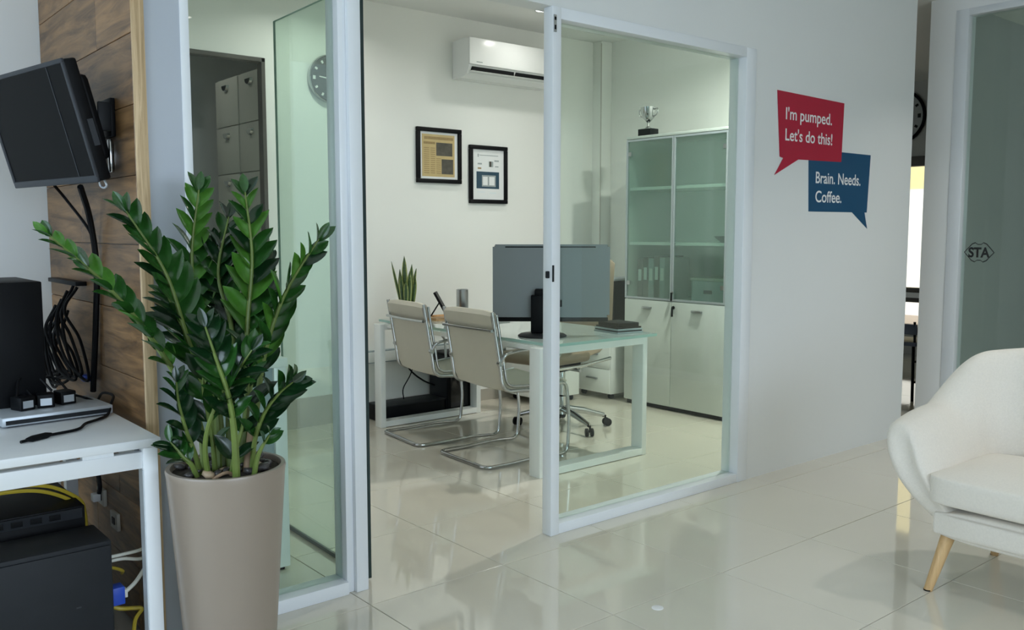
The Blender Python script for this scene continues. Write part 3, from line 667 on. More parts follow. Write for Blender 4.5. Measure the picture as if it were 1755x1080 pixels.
for nm, a, b, w in (('frame_panel', (0.055, 0.0, 0.0), (-0.035, 0.0, 0.165), 0.065), ('easel_leg', (-0.065, 0.0, 0.0), (-0.005, 0.0, 0.095), 0.018)):
    a, b = Vector(a), Vector(b); bm = bmesh.new(); dn = Vector((0.007, 0, 0.003))
    vs = [bm.verts.new(p) for p in (a - dn + Vector((0, -w, 0)), a - dn + Vector((0, w, 0)), b - dn + Vector((0, w, 0)), b - dn + Vector((0, -w, 0)), a + dn + Vector((0, -w, 0)), a + dn + Vector((0, w, 0)), b + dn + Vector((0, w, 0)), b + dn + Vector((0, -w, 0)))]
    for f in ((0, 3, 2, 1), (4, 5, 6, 7), (0, 1, 5, 4), (1, 2, 6, 5), (2, 3, 7, 6), (3, 0, 4, 7)): bm.faces.new([vs[i] for i in f])
    from_bm(nm, bm, 'black_plastic', ef)
dt = thing('wooden_tray', (3.52, 4.99, DT), 'flat light wood tray between the two visitor chairs on the desk', 'tray')
box('tray_base', -0.13, 0.13, -0.10, 0.12, 0.0, 0.008, 'light_wood', dt, bevel=0.002)
for b in ((-0.13, 0.13, -0.10, -0.09), (-0.13, 0.13, 0.11, 0.12), (-0.13, -0.12, -0.09, 0.11), (0.12, 0.13, -0.09, 0.11)): box('tray_rim', *b, 0.008, 0.018, 'light_wood', dt)
cp = thing('steel_cup', (3.76, 5.10, DT), 'brushed steel pen cup on the desk left of the display', 'cup')
lathe('cup_wall', [(0.040, 0.0), (0.042, 0.004), (0.042, 0.185), (0.039, 0.187), (0.038, 0.18), (0.038, 0.012)], 'steel', cp, n=28)
lathe('cup_floor', [(0.037, 0.006), (0.037, 0.012)], 'black_plastic', cp, n=24)
lp = thing('laptop', (3.72, 4.84, DT), 'thin closed black laptop lying on the desk left of the display', 'laptop', rz=R(6))
box('base', -0.12, 0.12, -0.17, 0.17, 0.004, 0.016, 'charcoal', lp, bevel=0.004); box('lid', -0.12, 0.12, -0.17, 0.17, 0.017, 0.024, 'black_plastic', lp, bevel=0.003)
box('foot_pads', -0.11, 0.11, -0.16, 0.16, 0.0, 0.004, 'black_plastic', lp)
spk = thing('desktop_computer', (5.20, 4.95, 0.60), 'black computer case with pale top standing on the white drawer pedestal', 'computer')
box('case', -0.15, 0.17, -0.085, 0.10, 0.004, 0.330, 'black_plastic', spk, bevel=0.01)
box('front_panel', -0.156, -0.15, -0.075, 0.09, 0.02, 0.31, 'charcoal', spk, bevel=0.002)
box('top_cap', -0.152, 0.172, -0.087, 0.102, 0.330, 0.352, 'silver_paint', spk, bevel=0.008)
box('foot', -0.12, 0.14, -0.07, 0.085, 0.0, 0.004, 'black_plastic', spk)
fo = thing('document_stack', (3.88, 3.70, DT), 'stack of dark folders and a black tray at the near corner of the desk', 'folders', rz=R(-8))
for k, (a, b, c, m_) in enumerate([(0.095, 0.115, 0.009, 'desk_grey'), (0.09, 0.11, 0.008, 'charcoal'), (0.092, 0.112, 0.010, 'desk_grey'), (0.088, 0.105, 0.010, 'black_plastic'), (0.078, 0.095, 0.022, 'black_plastic')]):
    z0 = [0, 0.009, 0.017, 0.027, 0.037][k]
    box('folder', -a, a, -b, b, z0, z0 + c - 0.0004, m_, fo, bevel=0.0015)
# pedestal, tower and plinth under or beside the desk
pe = thing('drawer_pedestal', (5.2, 5.05, 0), 'white three drawer pedestal with steel handles beside the tall cabinet', 'drawer unit')
box('body', 5.01, 5.44, 4.852, 5.245, 0.045, 0.60, 'gloss_white', pe, bevel=0.003, world=True)
for z0, z1 in ((0.05, 0.238), (0.242, 0.43), (0.434, 0.595)):
    d = box('drawer', 4.992, 5.01, 4.855, 5.242, z0, z1, 'gloss_white', pe, bevel=0.003, world=True)
    box('handle', 4.978, 4.992, 4.98, 5.10, (z0 + z1) / 2 + 0.01, (z0 + z1) / 2 + 0.022, 'steel', d, bevel=0.002, world=True)
for x in (5.06, 5.38):
    for y in (4.90, 5.20): lathe('castor', [(0.022, y - 0.014), (0.0225, y - 0.010), (0.0225, y + 0.010), (0.022, y + 0.014)], 'black_plastic', pe, n=14, c=(x, 0, 0.0225), axis='y', world=True)
pl_ = thing('floor_plinth', (3.42, 5.35, 0), 'low black box on the floor under the far end of the desk', 'box')
box('case', 3.19, 3.70, 5.235, 5.44, 0.004, 0.112, 'black_plastic', pl_, bevel=0.004, world=True); box('lid', 3.185, 3.705, 5.23, 5.445, 0.112, 0.120, 'charcoal', pl_, bevel=0.002, world=True)
tw = thing('computer_tower', (3.85, 5.36, 0), 'black computer tower on the floor under the desk', 'computer')
box('case', 3.72, 3.965, 5.225, 5.46, 0.012, 0.44, 'black_plastic', tw, bevel=0.004, world=True)
box('side_panel', 3.716, 3.72, 5.235, 5.45, 0.03, 0.42, 'charcoal', tw, bevel=0.001, world=True)
box('front_bezel', 3.74, 3.945, 5.219, 5.225, 0.03, 0.42, 'black_gloss', tw, bevel=0.002, world=True)
for x in (3.75, 3.93): box('foot', x - 0.02, x + 0.02, 5.24, 5.44, 0, 0.012, 'black_plastic', tw, world=True)
tag(tube('desk_cable', spline([(3.40, 5.30, 0.69), (3.38, 5.34, 0.50), (3.47, 5.34, 0.34), (3.58, 5.34, 0.25), (3.69, 5.35, 0.20)], 6), 0.006, 'black_plastic'), 'thick black cable sagging from the desk to the tower', 'cable')
tag(tube('power_lead', spline([(3.56, 5.42, 0.66), (3.57, 5.41, 0.45), (3.52, 5.40, 0.30), (3.44, 5.38, 0.20), (3.43, 5.36, 0.126)], 6), 0.004, 'black_plastic'), 'thin black lead hanging behind the desk onto the low black box', 'cable')

# ------------------------------------------------------------------ tall cabinet, things in and on it
cb = thing('tall_cabinet', (5.28, 4.265, 0), 'tall white office cabinet with glass upper doors', 'cabinet')
X0, X1, Y0, Y1, ZT = 5.048, XR - 0.006, 3.80, 4.735, 2.02
box('side_panel', X0, X1, Y0, Y0 + 0.018, 0.03, ZT - 0.02, 'cabinet_white', cb, world=True)
box('side_panel', X0, X1, Y1 - 0.018, Y1, 0.03, ZT - 0.02, 'cabinet_white', cb, world=True)
box('back_panel', X1 - 0.012, X1, Y0 + 0.018, Y1 - 0.018, 0.03, ZT - 0.02, 'gloss_white', cb, world=True)
box('top', X0 - 0.016, X1, Y0 - 0.002, Y1 + 0.002, ZT - 0.02, ZT, 'cabinet_white', cb, bevel=0.002, world=True)
box('plinth', X0 + 0.012, X1, Y0 + 0.01, Y1 - 0.01, 0, 0.03, 'black_plastic', cb, world=True)
box('bottom', X0, X1 - 0.012, Y0 + 0.018, Y1 - 0.018, 0.03, 0.05, 'cabinet_white', cb, world=True)
for zz in (0.80, 1.225, 1.632): box('shelf', X0 + 0.008, X1 - 0.012, Y0 + 0.018, Y1 - 0.018, zz - 0.011, zz + 0.011, 'gloss_white', cb, world=True)
for (a, b, hinge) in ((Y0 + 0.001, 4.2735, 1), (4.2765, Y1 - 0.001, -1)):
    d = box('lower_door', X0 - 0.018, X0 - 0.001, a, b, 0.036, 0.806, 'cabinet_white', cb, bevel=0.004, world=True)
    hy = (a + b) / 2
    box('handle', X0 - 0.034, X0 - 0.018, hy - 0.045, hy + 0.045, 0.742, 0.757, 'steel', d, bevel=0.002, world=True)
    gd = thing('upper_door', (0, 0, 0), '', ''); del gd['label']; del gd['category']; gd.parent = cb; gd.location = (X0 - 0.018 - cb.location.x, a - cb.location.y, 0.812)
    W = b - a; Ht = ZT - 0.024 - 0.812; e = 0.014
    for bb in ((0, W, 0, e), (0, W, Ht - e, Ht), (0, e, e, Ht - e), (W - e, W, e, Ht - e)):
        box('door_rim', 0, 0.016, bb[0], bb[1], bb[2], bb[3], 'silver_paint', gd)
    box('door_glass', 0.006, 0.010, e, W - e, e, Ht - e, 'glass_cabinet', gd)
    for zz in (0.10, Ht - 0.12): box('hinge', 0.004, 0.03, (e if hinge == 1 else W - e - 0.03), (e + 0.03 if hinge == 1 else W - e), zz, zz + 0.03, 'steel', gd)
lk = lathe('lock', [(0.012, X0 - 0.026), (0.012, X0 - 0.018)], 'black_plastic', cb, n=16, c=(0, 4.252, 0.765), axis='x', world=True)
box('key', X0 - 0.042, X0 - 0.026, 4.249, 4.255, 0.70, 0.765, 'black_plastic', lk, bevel=0.001, world=True)
lk2 = lathe('lock', [(0.012, X0 - 0.026), (0.012, X0 - 0.018)], 'steel', cb, n=16, c=(0, 4.262, 0.875), axis='x', world=True)
box('key', X0 - 0.042, X0 - 0.026, 4.259, 4.265, 0.815, 0.875, 'black_plastic', lk2, bevel=0.001, world=True)
pr = thing('storage_box', (5.30, 4.05, 0.811), 'pale grey box behind the right glass door, lowest glazed shelf', 'box')
box('box_body', -0.15, 0.15, -0.17, 0.14, 0, 0.15, 'silver_paint', pr, bevel=0.006); box('box_lid', -0.155, 0.155, -0.175, 0.145, 0.15, 0.172, 'file_paint', pr, bevel=0.004); box('box_handle', -0.165, -0.155, -0.05, 0.02, 0.06, 0.085, 'black_plastic', pr, bevel=0.002)
for k, (y, h, m_) in enumerate([(4.655, 0.29, 'charcoal'), (4.60, 0.31, 'charcoal'), (4.545, 0.30, 'desk_grey'), (4.49, 0.32, 'charcoal'), (4.435, 0.31, 'desk_grey')]):
    bnd = thing('ring_binder', (5.25, y, 0.811), ('grey' if m_ == 'desk_grey' else 'dark') + ' binder behind the left glass door, ' + ('leftmost', 'second from left', 'third from left', 'fourth from left', 'rightmost')[k] + ' of five', 'binder', group='binders in the tall cabinet')
    box('cover', -0.14, 0.14, -0.025, 0.025, 0, h, m_, bnd, bevel=0.003); box('spine_label', -0.1412, -0.14, -0.015, 0.015, h * 0.45, h * 0.75, 'paper', bnd)
bw = tag(lathe('dark_bowl', [(0.03, 0.0), (0.05, 0.004), (0.085, 0.032), (0.095, 0.045), (0.088, 0.045), (0.05, 0.012)], 'charcoal', n=28), 'shallow dark bowl on the middle shelf behind the right glass door', 'bowl'); bw.location = (5.22, 3.93, 1.236)
tp = thing('trophy', (5.12, 4.60, ZT), 'small crystal trophy cup on a black base on top of the tall cabinet', 'trophy')
box('base', -0.045, 0.045, -0.062, 0.062, 0, 0.055, 'black_plastic', tp, bevel=0.003)
lathe('cup', [(0.030, 0.055), (0.028, 0.062), (0.010, 0.075), (0.008, 0.100), (0.020, 0.112), (0.045, 0.140), (0.056, 0.185), (0.060, 0.215), (0.056, 0.215), (0.050, 0.185), (0.038, 0.148), (0.012, 0.122)], 'chrome', tp, n=28)
for s in (-1, 1): tube('cup_handle', spline([(0, s * 0.053, 0.195), (0, s * 0.088, 0.200), (0, s * 0.084, 0.160), (0, s * 0.044, 0.142)], 5), 0.005, 'chrome', tp)

# ------------------------------------------------------------------ wall graphics
def bubble(name, pts, y, m, label, lines):
    d = tag(prism(name, pts, 'xz', y - 0.0015, y, m), label, 'wall sticker', kind='thing')
    for txt, x0, z0, w, h in lines:
        c = bpy.data.curves.new('lettering', 'FONT'); c.body = txt; c.size = 1.0; c.extrude = 0.0
        c.offset = 0.012
        o = bpy.data.objects.new('lettering', c); COL.objects.link(o); bpy.context.view_layer.update()
        dep = bpy.context.evaluated_depsgraph_get(); me = bpy.data.meshes.new_from_object(o.evaluated_get(dep))
        bpy.data.objects.remove(o)
        xs = [v.co.x for v in me.vertices]; cap = 0.70
        sx = w / (max(xs) - min(xs)); sz = h / cap; mn = min(xs)
        for v in me.vertices: v.co = Vector((x0 + (v.co.x - mn) * sx, y - 0.0022, z0 + v.co.y * sz))
        me.materials.clear(); o = link('lettering', me, 'decal_text', d)
bubble('speech_bubble_sticker', [(4.135, 2.056), (4.790, 2.044), (4.778, 1.712), (4.345, 1.705), (4.128, 1.614), (4.205, 1.706), (4.172, 1.712)], YP - 0.0015, 'decal_red', 'red speech bubble sticker with white lettering on the white wall', [("I'm pumped.", 4.216, 1.912, 0.450, 0.062), ("Let's do this!", 4.217, 1.801, 0.458, 0.062)])
bubble('speech_bubble_sticker', [(4.444, 1.768), (5.103, 1.768), (5.081, 1.428), (5.055, 1.428), (5.092, 1.332), (4.915, 1.428), (4.462, 1.426)], YP, 'decal_blue', 'blue speech bubble sticker with white lettering overlapped by the red one', [('Brain. Needs.', 4.522, 1.585, 0.474, 0.063), ('Coffee.', 4.524, 1.480, 0.270, 0.063)])

# ------------------------------------------------------------------ big pot plant
PX, PY = 0.975, 2.462
pp = thing('potted_plant', (PX, PY, 0), 'tall glossy green potted plant in a taupe planter before the left glazing', 'plant')
lathe('planter', [(0.10, 0.0), (0.118, 0.004), (0.120, 0.02), (0.163, 0.635), (0.1655, 0.648), (0.163, 0.655), (0.152, 0.655), (0.149, 0.648), (0.1475, 0.60)], 'planter', pp, n=64)
lathe('soil', [(0.1465, 0.585), (0.1475, 0.640), (0.08, 0.646), (0.01, 0.648)], 'soil', pp, n=32)
pm = []
for k in range(3):
    bm = bmesh.new(); bmesh.ops.create_icosphere(bm, subdivisions=1, radius=1.0)
    rr = random.Random(k)
    for v_ in bm.verts: v_.co = Vector((v_.co.x * 1.3, v_.co.y, v_.co.z * 0.6)) * rr.uniform(0.85, 1.15)
    me = bpy.data.meshes.new('pebble'); bm.to_mesh(me); bm.free(); pm.append(me)
    for p_ in me.polygons: p_.use_smooth = True
    me.materials.append(MATS['pebble' if k < 2 else 'pebble_tan'])
rp = random.Random(4)
for k in range(46):
    a, rr_ = rp.uniform(0, 2 * math.pi), 0.138 * math.sqrt(rp.uniform(0.05, 0.85))
    o = link('pebble', pm[rp.choice((0, 0, 1, 1, 2))], None, pp); o.location = (rr_ * math.cos(a), rr_ * math.sin(a), 0.651 + 0.005 * rp.random())
    s = rp.uniform(0.012, 0.021); o.scale = (s, s, s); o.rotation_euler = (rp.uniform(-0.4, 0.4), rp.uniform(-0.4, 0.4), rp.uniform(0, 6))
def leaf_mesh(name, m, curl, fold):
    bm = bmesh.new(); nl = 7; rows = []
    for i in range(nl):
        t = i / (nl - 1); w = 0.245 * (math.sin(math.pi * min(1, t * 0.93 + 0.05)) ** 0.75) if 0 < i < nl - 1 else (0.03 if i == 0 else 0.008)
        z = curl * t * t
        rows.append([bm.verts.new((t, -w, z + fold * w)), bm.verts.new((t, -w * 0.5, z + fold * w * 0.35)), bm.verts.new((t, 0, z)), bm.verts.new((t, w * 0.5, z + fold * w * 0.35)), bm.verts.new((t, w, z + fold * w))])
    for a, b in zip(rows, rows[1:]):
        for k in range(4): bm.faces.new((a[k], a[k + 1], b[k + 1], b[k]))
    me = bpy.data.meshes.new(name); bm.to_mesh(me); bm.free()
    for p_ in me.polygons: p_.use_smooth = True
    me.materials.append(MATS[m]); return me
LEAF = [leaf_mesh('leaf', 'leaf', -0.10, 0.35), leaf_mesh('leaf', 'leaf_dark', -0.16, 0.30), leaf_mesh('leaf', 'leaf_bright', -0.06, 0.40), leaf_mesh('leaf', 'leaf', 0.08, 0.25)]
STEMS = [  # points in the room, number of leaf pairs, first leaf position, leaf length, roll of the leaf plane, palette
    ([(0.92, 2.479, 0.60), (0.905, 2.485, 0.798), (0.802, 2.492, 1.009), (0.689, 2.513, 1.172), (0.561, 2.558, 1.310)], 12, 0.42, 0.080, 70, (2, 0, 0, 3)),
    ([(0.953, 2.464, 0.60), (0.953, 2.476, 0.835), (0.897, 2.504, 1.003), (0.841, 2.509, 1.201), (0.751, 2.539, 1.372)], 12, 0.36, 0.105, 35, (0, 1, 3, 0)),
    ([(0.974, 2.473, 0.60), (0.985, 2.541, 0.838), (0.960, 2.600, 1.039), (0.961, 2.640, 1.244), (0.992, 2.650, 1.440)], 12, 0.38, 0.095, 15, (0, 2, 3, 0)),
    ([(0.983, 2.452, 0.60), (0.995, 2.480, 0.829), (1.030, 2.526, 1.025), (1.019, 2.590, 1.192), (1.064, 2.610, 1.361)], 11, 0.34, 0.092, -20, (1, 1, 0, 1)),
    ([(1.001, 2.425, 0.60), (1.022, 2.419, 0.835), (1.037, 2.433, 1.049), (1.063, 2.448, 1.246), (1.063, 2.484, 1.429)], 12, 0.36, 0.096, 5, (0, 2, 1, 2)),
    ([(1.017, 2.411, 0.60), (1.039, 2.390, 0.820), (1.060, 2.367, 0.987), (1.105, 2.324, 1.151), (1.174, 2.258, 1.297)], 11, 0.40, 0.092, 40, (0, 2, 1, 3)),
    ([(1.012, 2.378, 0.60), (1.012, 2.349, 0.731), (1.021, 2.301, 0.820), (1.043, 2.251, 0.881), (1.065, 2.211, 0.916)], 7, 0.30, 0.085, 20, (1, 0, 1, 0)),
    ([(0.907, 2.451, 0.60), (0.873, 2.422, 0.706), (0.843, 2.405, 0.787), (0.826, 2.402, 0.861), (0.821, 2.400, 0.918)], 6, 0.35, 0.072, 50, (1, 0, 0, 1)),
    ([(0.912, 2.421, 0.60), (0.885, 2.378, 0.745), (0.898, 2.317, 0.865), (0.934, 2.271, 0.946), (0.965, 2.239, 1.008)], 7, 0.42, 0.085, -30, (1, 0, 1, 3)),
    ([(0.987, 2.540, 0.60), (0.980, 2.580, 0.785), (0.945, 2.610, 0.955), (0.915, 2.630, 1.060), (0.890, 2.650, 1.131)], 8, 0.35, 0.085, 10, (1, 1, 0, 1)),
    ([(1.010, 2.520, 0.60), (1.035, 2.555, 0.802), (1.045, 2.590, 0.991), (1.045, 2.620, 1.132), (1.040, 2.650, 1.276)], 10, 0.32, 0.095, 0, (1, 1, 1, 0)),
    ([(1.030, 2.500, 0.60), (1.065, 2.520, 0.789), (1.105, 2.540, 0.958), (1.140, 2.550, 1.098), (1.165, 2.560, 1.222)], 9, 0.34, 0.092, 60, (1, 0, 1, 1)),
    ([(0.957, 2.346, 0.60), (0.936, 2.300, 0.768), (0.915, 2.279, 0.884), (0.889, 2.286, 0.979), (0.867, 2.302, 1.071)], 8, 0.36, 0.088, 0, (1, 0, 0, 1)),
    ([(1.000, 2.346, 0.60), (1.002, 2.314, 0.690), (1.006, 2.289, 0.730), (1.013, 2.273, 0.753), (1.017, 2.259, 0.770)], 2, 0.62, 0.060, 20, (0, 0, 3, 0)),
    ([(0.893, 2.437, 0.60), (0.862, 2.415, 0.677), (0.838, 2.412, 0.706), (0.821, 2.416, 0.732), (0.806, 2.418, 0.753)], 5, 0.35, 0.065, 30, (1, 0, 1, 0)),
]
STEMS.insert(6, ([(0.960, 2.400, 0.60), (0.965, 2.375, 0.70), (0.985, 2.350, 0.80), (0.990, 2.330, 0.88), (0.985, 2.310, 0.955)], 5, 0.22, 0.085, 10, (1, 1, 1, 0)))
STEMS.insert(6, ([(0.935, 2.440, 0.60), (0.925, 2.425, 0.72), (0.905, 2.405, 0.82), (0.890, 2.395, 0.90), (0.900, 2.390, 0.97)], 5, 0.25, 0.085, -15, (1, 1, 0, 1)))
VIEW = Vector((-0.37, -0.93, 0.0)).normalized()
nleaf = 0
for si, (pts, npair, t0, ln, roll, pal) in enumerate(STEMS):
    rs = random.Random(100 + si); path = spline([Vector(p) - Vector((PX, PY, 0)) for p in pts], 7); K = len(path)
    rads = [0.0118 * (1 - 0.78 * (i / (K - 1))) * (1.0 if npair > 7 else 0.75) for i in range(K)]
    st_o = tube('stem', path, rads, 'stem_brown' if si == 99 else 'stem', pp, n=8)
    for k in range(npair):
        f = t0 + (0.985 - t0) * k / max(1, npair - 1); x = f * (K - 1); i = min(int(x), K - 2); p = path[i].lerp(path[i + 1], x - i)
        T = (path[min(i + 2, K - 1)] - path[max(i - 1, 0)]).normalized()
        S = T.cross(VIEW).normalized(); B = S.cross(T).normalized()
        S = (Matrix.Rotation(R(roll + rs.uniform(-12, 12)), 3, T) @ S).normalized()
        size = ln * (1.05 - 0.45 * max(0, (f - 0.55) / 0.45) ** 1.6) * (0.75 + 0.25 * min(1, (k + 1) / 3))
        for sgn in (1, -1):
            if nleaf >= 298: continue
            up = 0.95 + 0.35 * f + rs.uniform(-0.15, 0.15)
            d = (T * up + S * sgn * (1.0 - 0.25 * f) + Vector((0, 0, 0.10))).normalized()
            nrm = (T - d * T.dot(d)); nrm = (nrm.normalized() * 0.55 + VIEW * 0.6 + Vector((0, 0, 0.35)) + Vector((rs.uniform(-.3, .3), rs.uniform(-.3, .3), rs.uniform(-.2, .2))))
            nrm = (nrm - d * nrm.dot(d)).normalized(); yv = nrm.cross(d)
            L_ = size * rs.uniform(0.98, 1.24)
            M = Matrix((d, yv, nrm)).transposed().to_4x4()
            o = link('leaf', LEAF[rs.choice(pal)], None, st_o); o.matrix_basis = Matrix.Translation(p + d * 0.002) @ M @ Matrix.Diagonal((L_, L_ * rs.uniform(0.9, 1.1), L_, 1))
            nleaf += 1
    if npair > 4 and nleaf < 298:
        T = (path[-1] - path[-3]).normalized(); nrm = VIEW - T * VIEW.dot(T); nrm.normalize(); yv = nrm.cross(T)
        o = link('leaf', LEAF[pal[0]], None, st_o); o.matrix_basis = Matrix.Translation(path[-1]) @ Matrix((T, yv, nrm)).transposed().to_4x4() @ Matrix.Diagonal((ln * 0.6, ln * 0.55, ln * 0.6, 1)); nleaf += 1
# bare brown cane at the front of the pot
tube('cane', spline([Vector((1.000, 2.392, 0.60)) - Vector((PX, PY, 0)), Vector((1.010, 2.385, 0.68)) - Vector((PX, PY, 0)), Vector((1.022, 2.383, 0.765)) - Vector((PX, PY, 0))], 6), 0.013, 'stem_brown', pp)
tube('root', spline([Vector((-0.085, -0.075, 0.615)), Vector((-0.065, -0.085, 0.645)), Vector((-0.030, -0.09, 0.655)), Vector((-0.012, -0.085, 0.63))], 6), 0.005, 'stem_brown', pp, n=8)

# ------------------------------------------------------------------ television on the wood wall
tv = thing('television', (0.865, 3.06, 1.66), 'black flat television tilted forward on the wood plank wall', 'television')
m_ = thing('tv_body', (0, 0, 0), '', ''); del m_['label']; del m_['category']; m_.parent = tv
m_.location = (-0.115, -0.04, 0.015); m_.rotation_mode = 'XYZ'; m_.rotation_euler = (0, R(-15), R(10))
# local: screen faces -x, width along y, height along z
def tvpart(nm, *a, **k): return box(nm, *a, parent=m_, **k)
tvpart('case', -0.03, 0.012, -0.10, 0.52, -0.205, 0.160, m='black_plastic', bevel=0.008)
tvpart('back_bulge', 0.012, 0.055, -0.06, 0.48, -0.15, 0.115, m='black_plastic', bevel=0.02)
for b in ((-0.10, 0.52, 0.148, 0.162), (-0.10, 0.52, -0.207, -0.185), (-0.102, -0.090, -0.19, 0.15), (0.505, 0.522, -0.19, 0.15)):
    tvpart('bezel', -0.036, -0.026, *b, m='grey_bezel', bevel=0.003)
tvpart('screen', -0.033, -0.029, -0.090, 0.505, -0.185, 0.148, m='tv_screen')
tvpart('screen_line', -0.0345, -0.0325, 0.012, 0.016, -0.185, 0.148, m='grey_bezel')  # thin grey upright line on the screen
tvpart('side_ports', -0.012, 0.006, -0.1015, -0.0995, -0.10, -0.02, m='grey_bezel')
tb = tube('cable_clip', spline([(0.0, -0.07, -0.206), (0.0, -0.075, -0.223), (0.0, -0.055, -0.230), (0.0, -0.035, -0.224), (0, -0.035, -0.206)], 5), 0.0035, 'silver_paint', m_)
mt = box('wall_plate', -0.012, 0.003, -0.055, 0.045, -0.045, 0.075, 'black_plastic', tv, bevel=0.003)
box('mount_arm', -0.070, -0.010, -0.028, 0.022, -0.02, 0.03, 'black_plastic', tv, bevel=0.006)
box('arm_cover', -0.05, -0.012, -0.062, -0.050, -0.03, 0.06, 'charcoal', tv, bevel=0.004)
box('reflective_strip', -0.008, 0.002, -0.02, 0.01, -0.155, -0.05, 'chrome', tv, bevel=0.002)

def cable(name, pts, rad, m, label, cat='cable', n=7, k=8, group=None):
    return tag(tube(name, spline(pts, k), rad, m, n=n), label, cat, group)
cable('tv_cable', [(0.78, 3.10, 1.46), (0.83, 3.20, 1.36), (0.855, 3.24, 1.20), (0.855, 3.28, 1.00), (0.85, 3.33, 0.76)], 0.010, 'black_plastic', 'thick black cable hanging from the television down the wood wall')
cable('tv_cable', [(0.755, 3.32, 1.47), (0.80, 3.35, 1.42), (0.84, 3.25, 1.32), (0.85, 3.235, 1.25)], 0.005, 'black_plastic', 'thin black cable joining the thick one below the television')

# ------------------------------------------------------------------ white table in the computer corner
tbz = 0.742
tbl = thing('white_table', (0.2, 3.02, 0), 'white table with metal legs in the computer corner', 'table')
box('table_top', -0.75, 0.822, 2.545, 3.49, tbz - 0.025, tbz, 'frame_white', tbl, bevel=0.003, world=True)
box('front_beam', -0.70, 0.775, 2.560, 2.590, tbz - 0.085, tbz - 0.038, 'frame_white', tbl, bevel=0.002, world=True)
boxes('beam_spacer', [(0.10, 0.22, 2.563, 2.587, tbz - 0.038, tbz - 0.025), (0.62, 0.70, 2.563, 2.587, tbz - 0.038, tbz - 0.025)], 'frame_white', tbl, world=True)
box('side_beam', 0.765, 0.795, 2.60, 3.45, tbz - 0.075, tbz - 0.025, 'silver_paint', tbl, world=True)
for x, y in ((0.775, 2.552), (0.775, 3.44), (-0.72, 2.552), (-0.72, 3.44)):
    box('leg', x, x + 0.040, y, y + 0.040, 0.0, tbz - 0.026, 'frame_white', tbl, bevel=0.003, world=True)
    lathe('foot', [(0.016, 0.0), (0.016, 0.004)], 'black_plastic', tbl, n=14, c=(x + 0.02, y + 0.02, 0), world=True)
box('leg_inner_face', 0.772, 0.7752, 2.556, 2.590, 0.01, tbz - 0.09, 'silver_paint', tbl, world=True)
# black tower standing on the table at the picture's left border
tc = thing('computer_tower', (0.5, 3.3, tbz), 'black computer tower standing on the white table below the television', 'computer')
box('case', 0.34, 0.655, 3.10, 3.46, tbz + 0.008, tbz + 0.42, 'black_plastic', tc, bevel=0.004, world=True)
box('side_panel', 0.655, 0.658, 3.12, 3.45, tbz + 0.03, tbz + 0.40, 'charcoal', tc, world=True)
for y in (3.14, 3.42): box('foot', 0.38, 0.60, y - 0.02, y + 0.02, tbz, tbz + 0.008, 'black_plastic', tc, world=True)
# hanging cable bundle behind the table: loops of black cord
rb = random.Random(11)
NB = ['outermost', 'widest', 'middle', 'inner', 'narrow', 'tight', 'short', 'lowest', 'slack', 'twisted']
for k in range(10):
    y0 = 3.44 + 0.036 * k; x0 = 0.845 - 0.012 * (k % 4); top = 1.13 - 0.022 * k + 0.02 * rb.random(); dz = 0.28 + 0.10 * rb.random()
    cable('cable_loop', [(x0, y0 + 0.02, top - 0.02), (x0 - 0.02 - 0.03 * rb.random(), y0 - 0.04 + 0.10 * rb.random(), top - 0.10), (x0 - 0.015, y0 - 0.11 + 0.12 * rb.random(), top - dz * 0.6), (x0 - 0.01, y0 - 0.12, max(0.80, top - dz)), (x0 - 0.04, y0 - 0.02, max(0.78, top - dz + 0.05)), (x0 - 0.045, y0 + 0.06, top - 0.12), (x0 - 0.01, y0 + 0.03, top - 0.015)], 0.0055, 'black_plastic', 'black cord loop in the tangle hanging between white table and wood wall', 'cable', group='tangled black cord loops')
bh = tag(box('cable_hook', 0.83, 0.868, 3.42, 3.82, 1.125, 1.14, 'black_plastic', bevel=0.002), 'black cable hook rail on the wood wall above the cord tangle', 'hook')
vp = thing('blue_plug', (0.845, 3.40, 0.80), 'small blue plug at the end of the cord tangle above the white table', 'plug')
box('plug_body', -0.012, 0.012, -0.022, 0.022, -0.012, 0.012, 'plug_blue', vp, bevel=0.003); box('plug_tail', -0.006, 0.006, 0.022, 0.045, -0.006, 0.006, 'black_plastic', vp, bevel=0.002)
# silver device with power bricks on it, and the loose cord
sv = thing('network_switch', (0.66, 3.06, tbz), 'flat silver network box lying on the white table', 'network device', rz=R(4))
box('case', -0.17, 0.145, -0.11, 0.12, 0.004, 0.032, 'silver_paint', sv, bevel=0.004); box('front_strip', -0.16, 0.135, -0.113, -0.110, 0.010, 0.022, 'charcoal', sv)
boxes('foot', [(-0.15, -0.12, -0.09, -0.06, 0, 0.004), (0.10, 0.13, -0.09, -0.06, 0, 0.004), (-0.15, -0.12, 0.07, 0.10, 0, 0.004), (0.10, 0.13, 0.07, 0.10, 0, 0.004)], 'black_plastic', sv)
bricks = [((0.575, 3.045), 20, 'left'), ((0.640, 3.055), -8, 'middle'), ((0.700, 3.075), 12, 'right')]
for (x, y), a, nm in bricks:
    b_ = thing('power_adapter', (x, y, tbz + 0.0325), nm + ' one of three small black power adapters on the silver box', 'power adapter', rz=R(a), group='power adapters on the silver box')
    box('adapter_body', -0.024, 0.024, -0.028, 0.028, 0, 0.042, 'black_plastic', b_, bevel=0.004); box('rating_label', -0.016, 0.016, -0.0285, -0.0278, 0.008, 0.030, 'silver_paint', b_); box('prong', -0.012, 0.012, 0.028, 0.045, 0.014, 0.022, 'steel', b_)
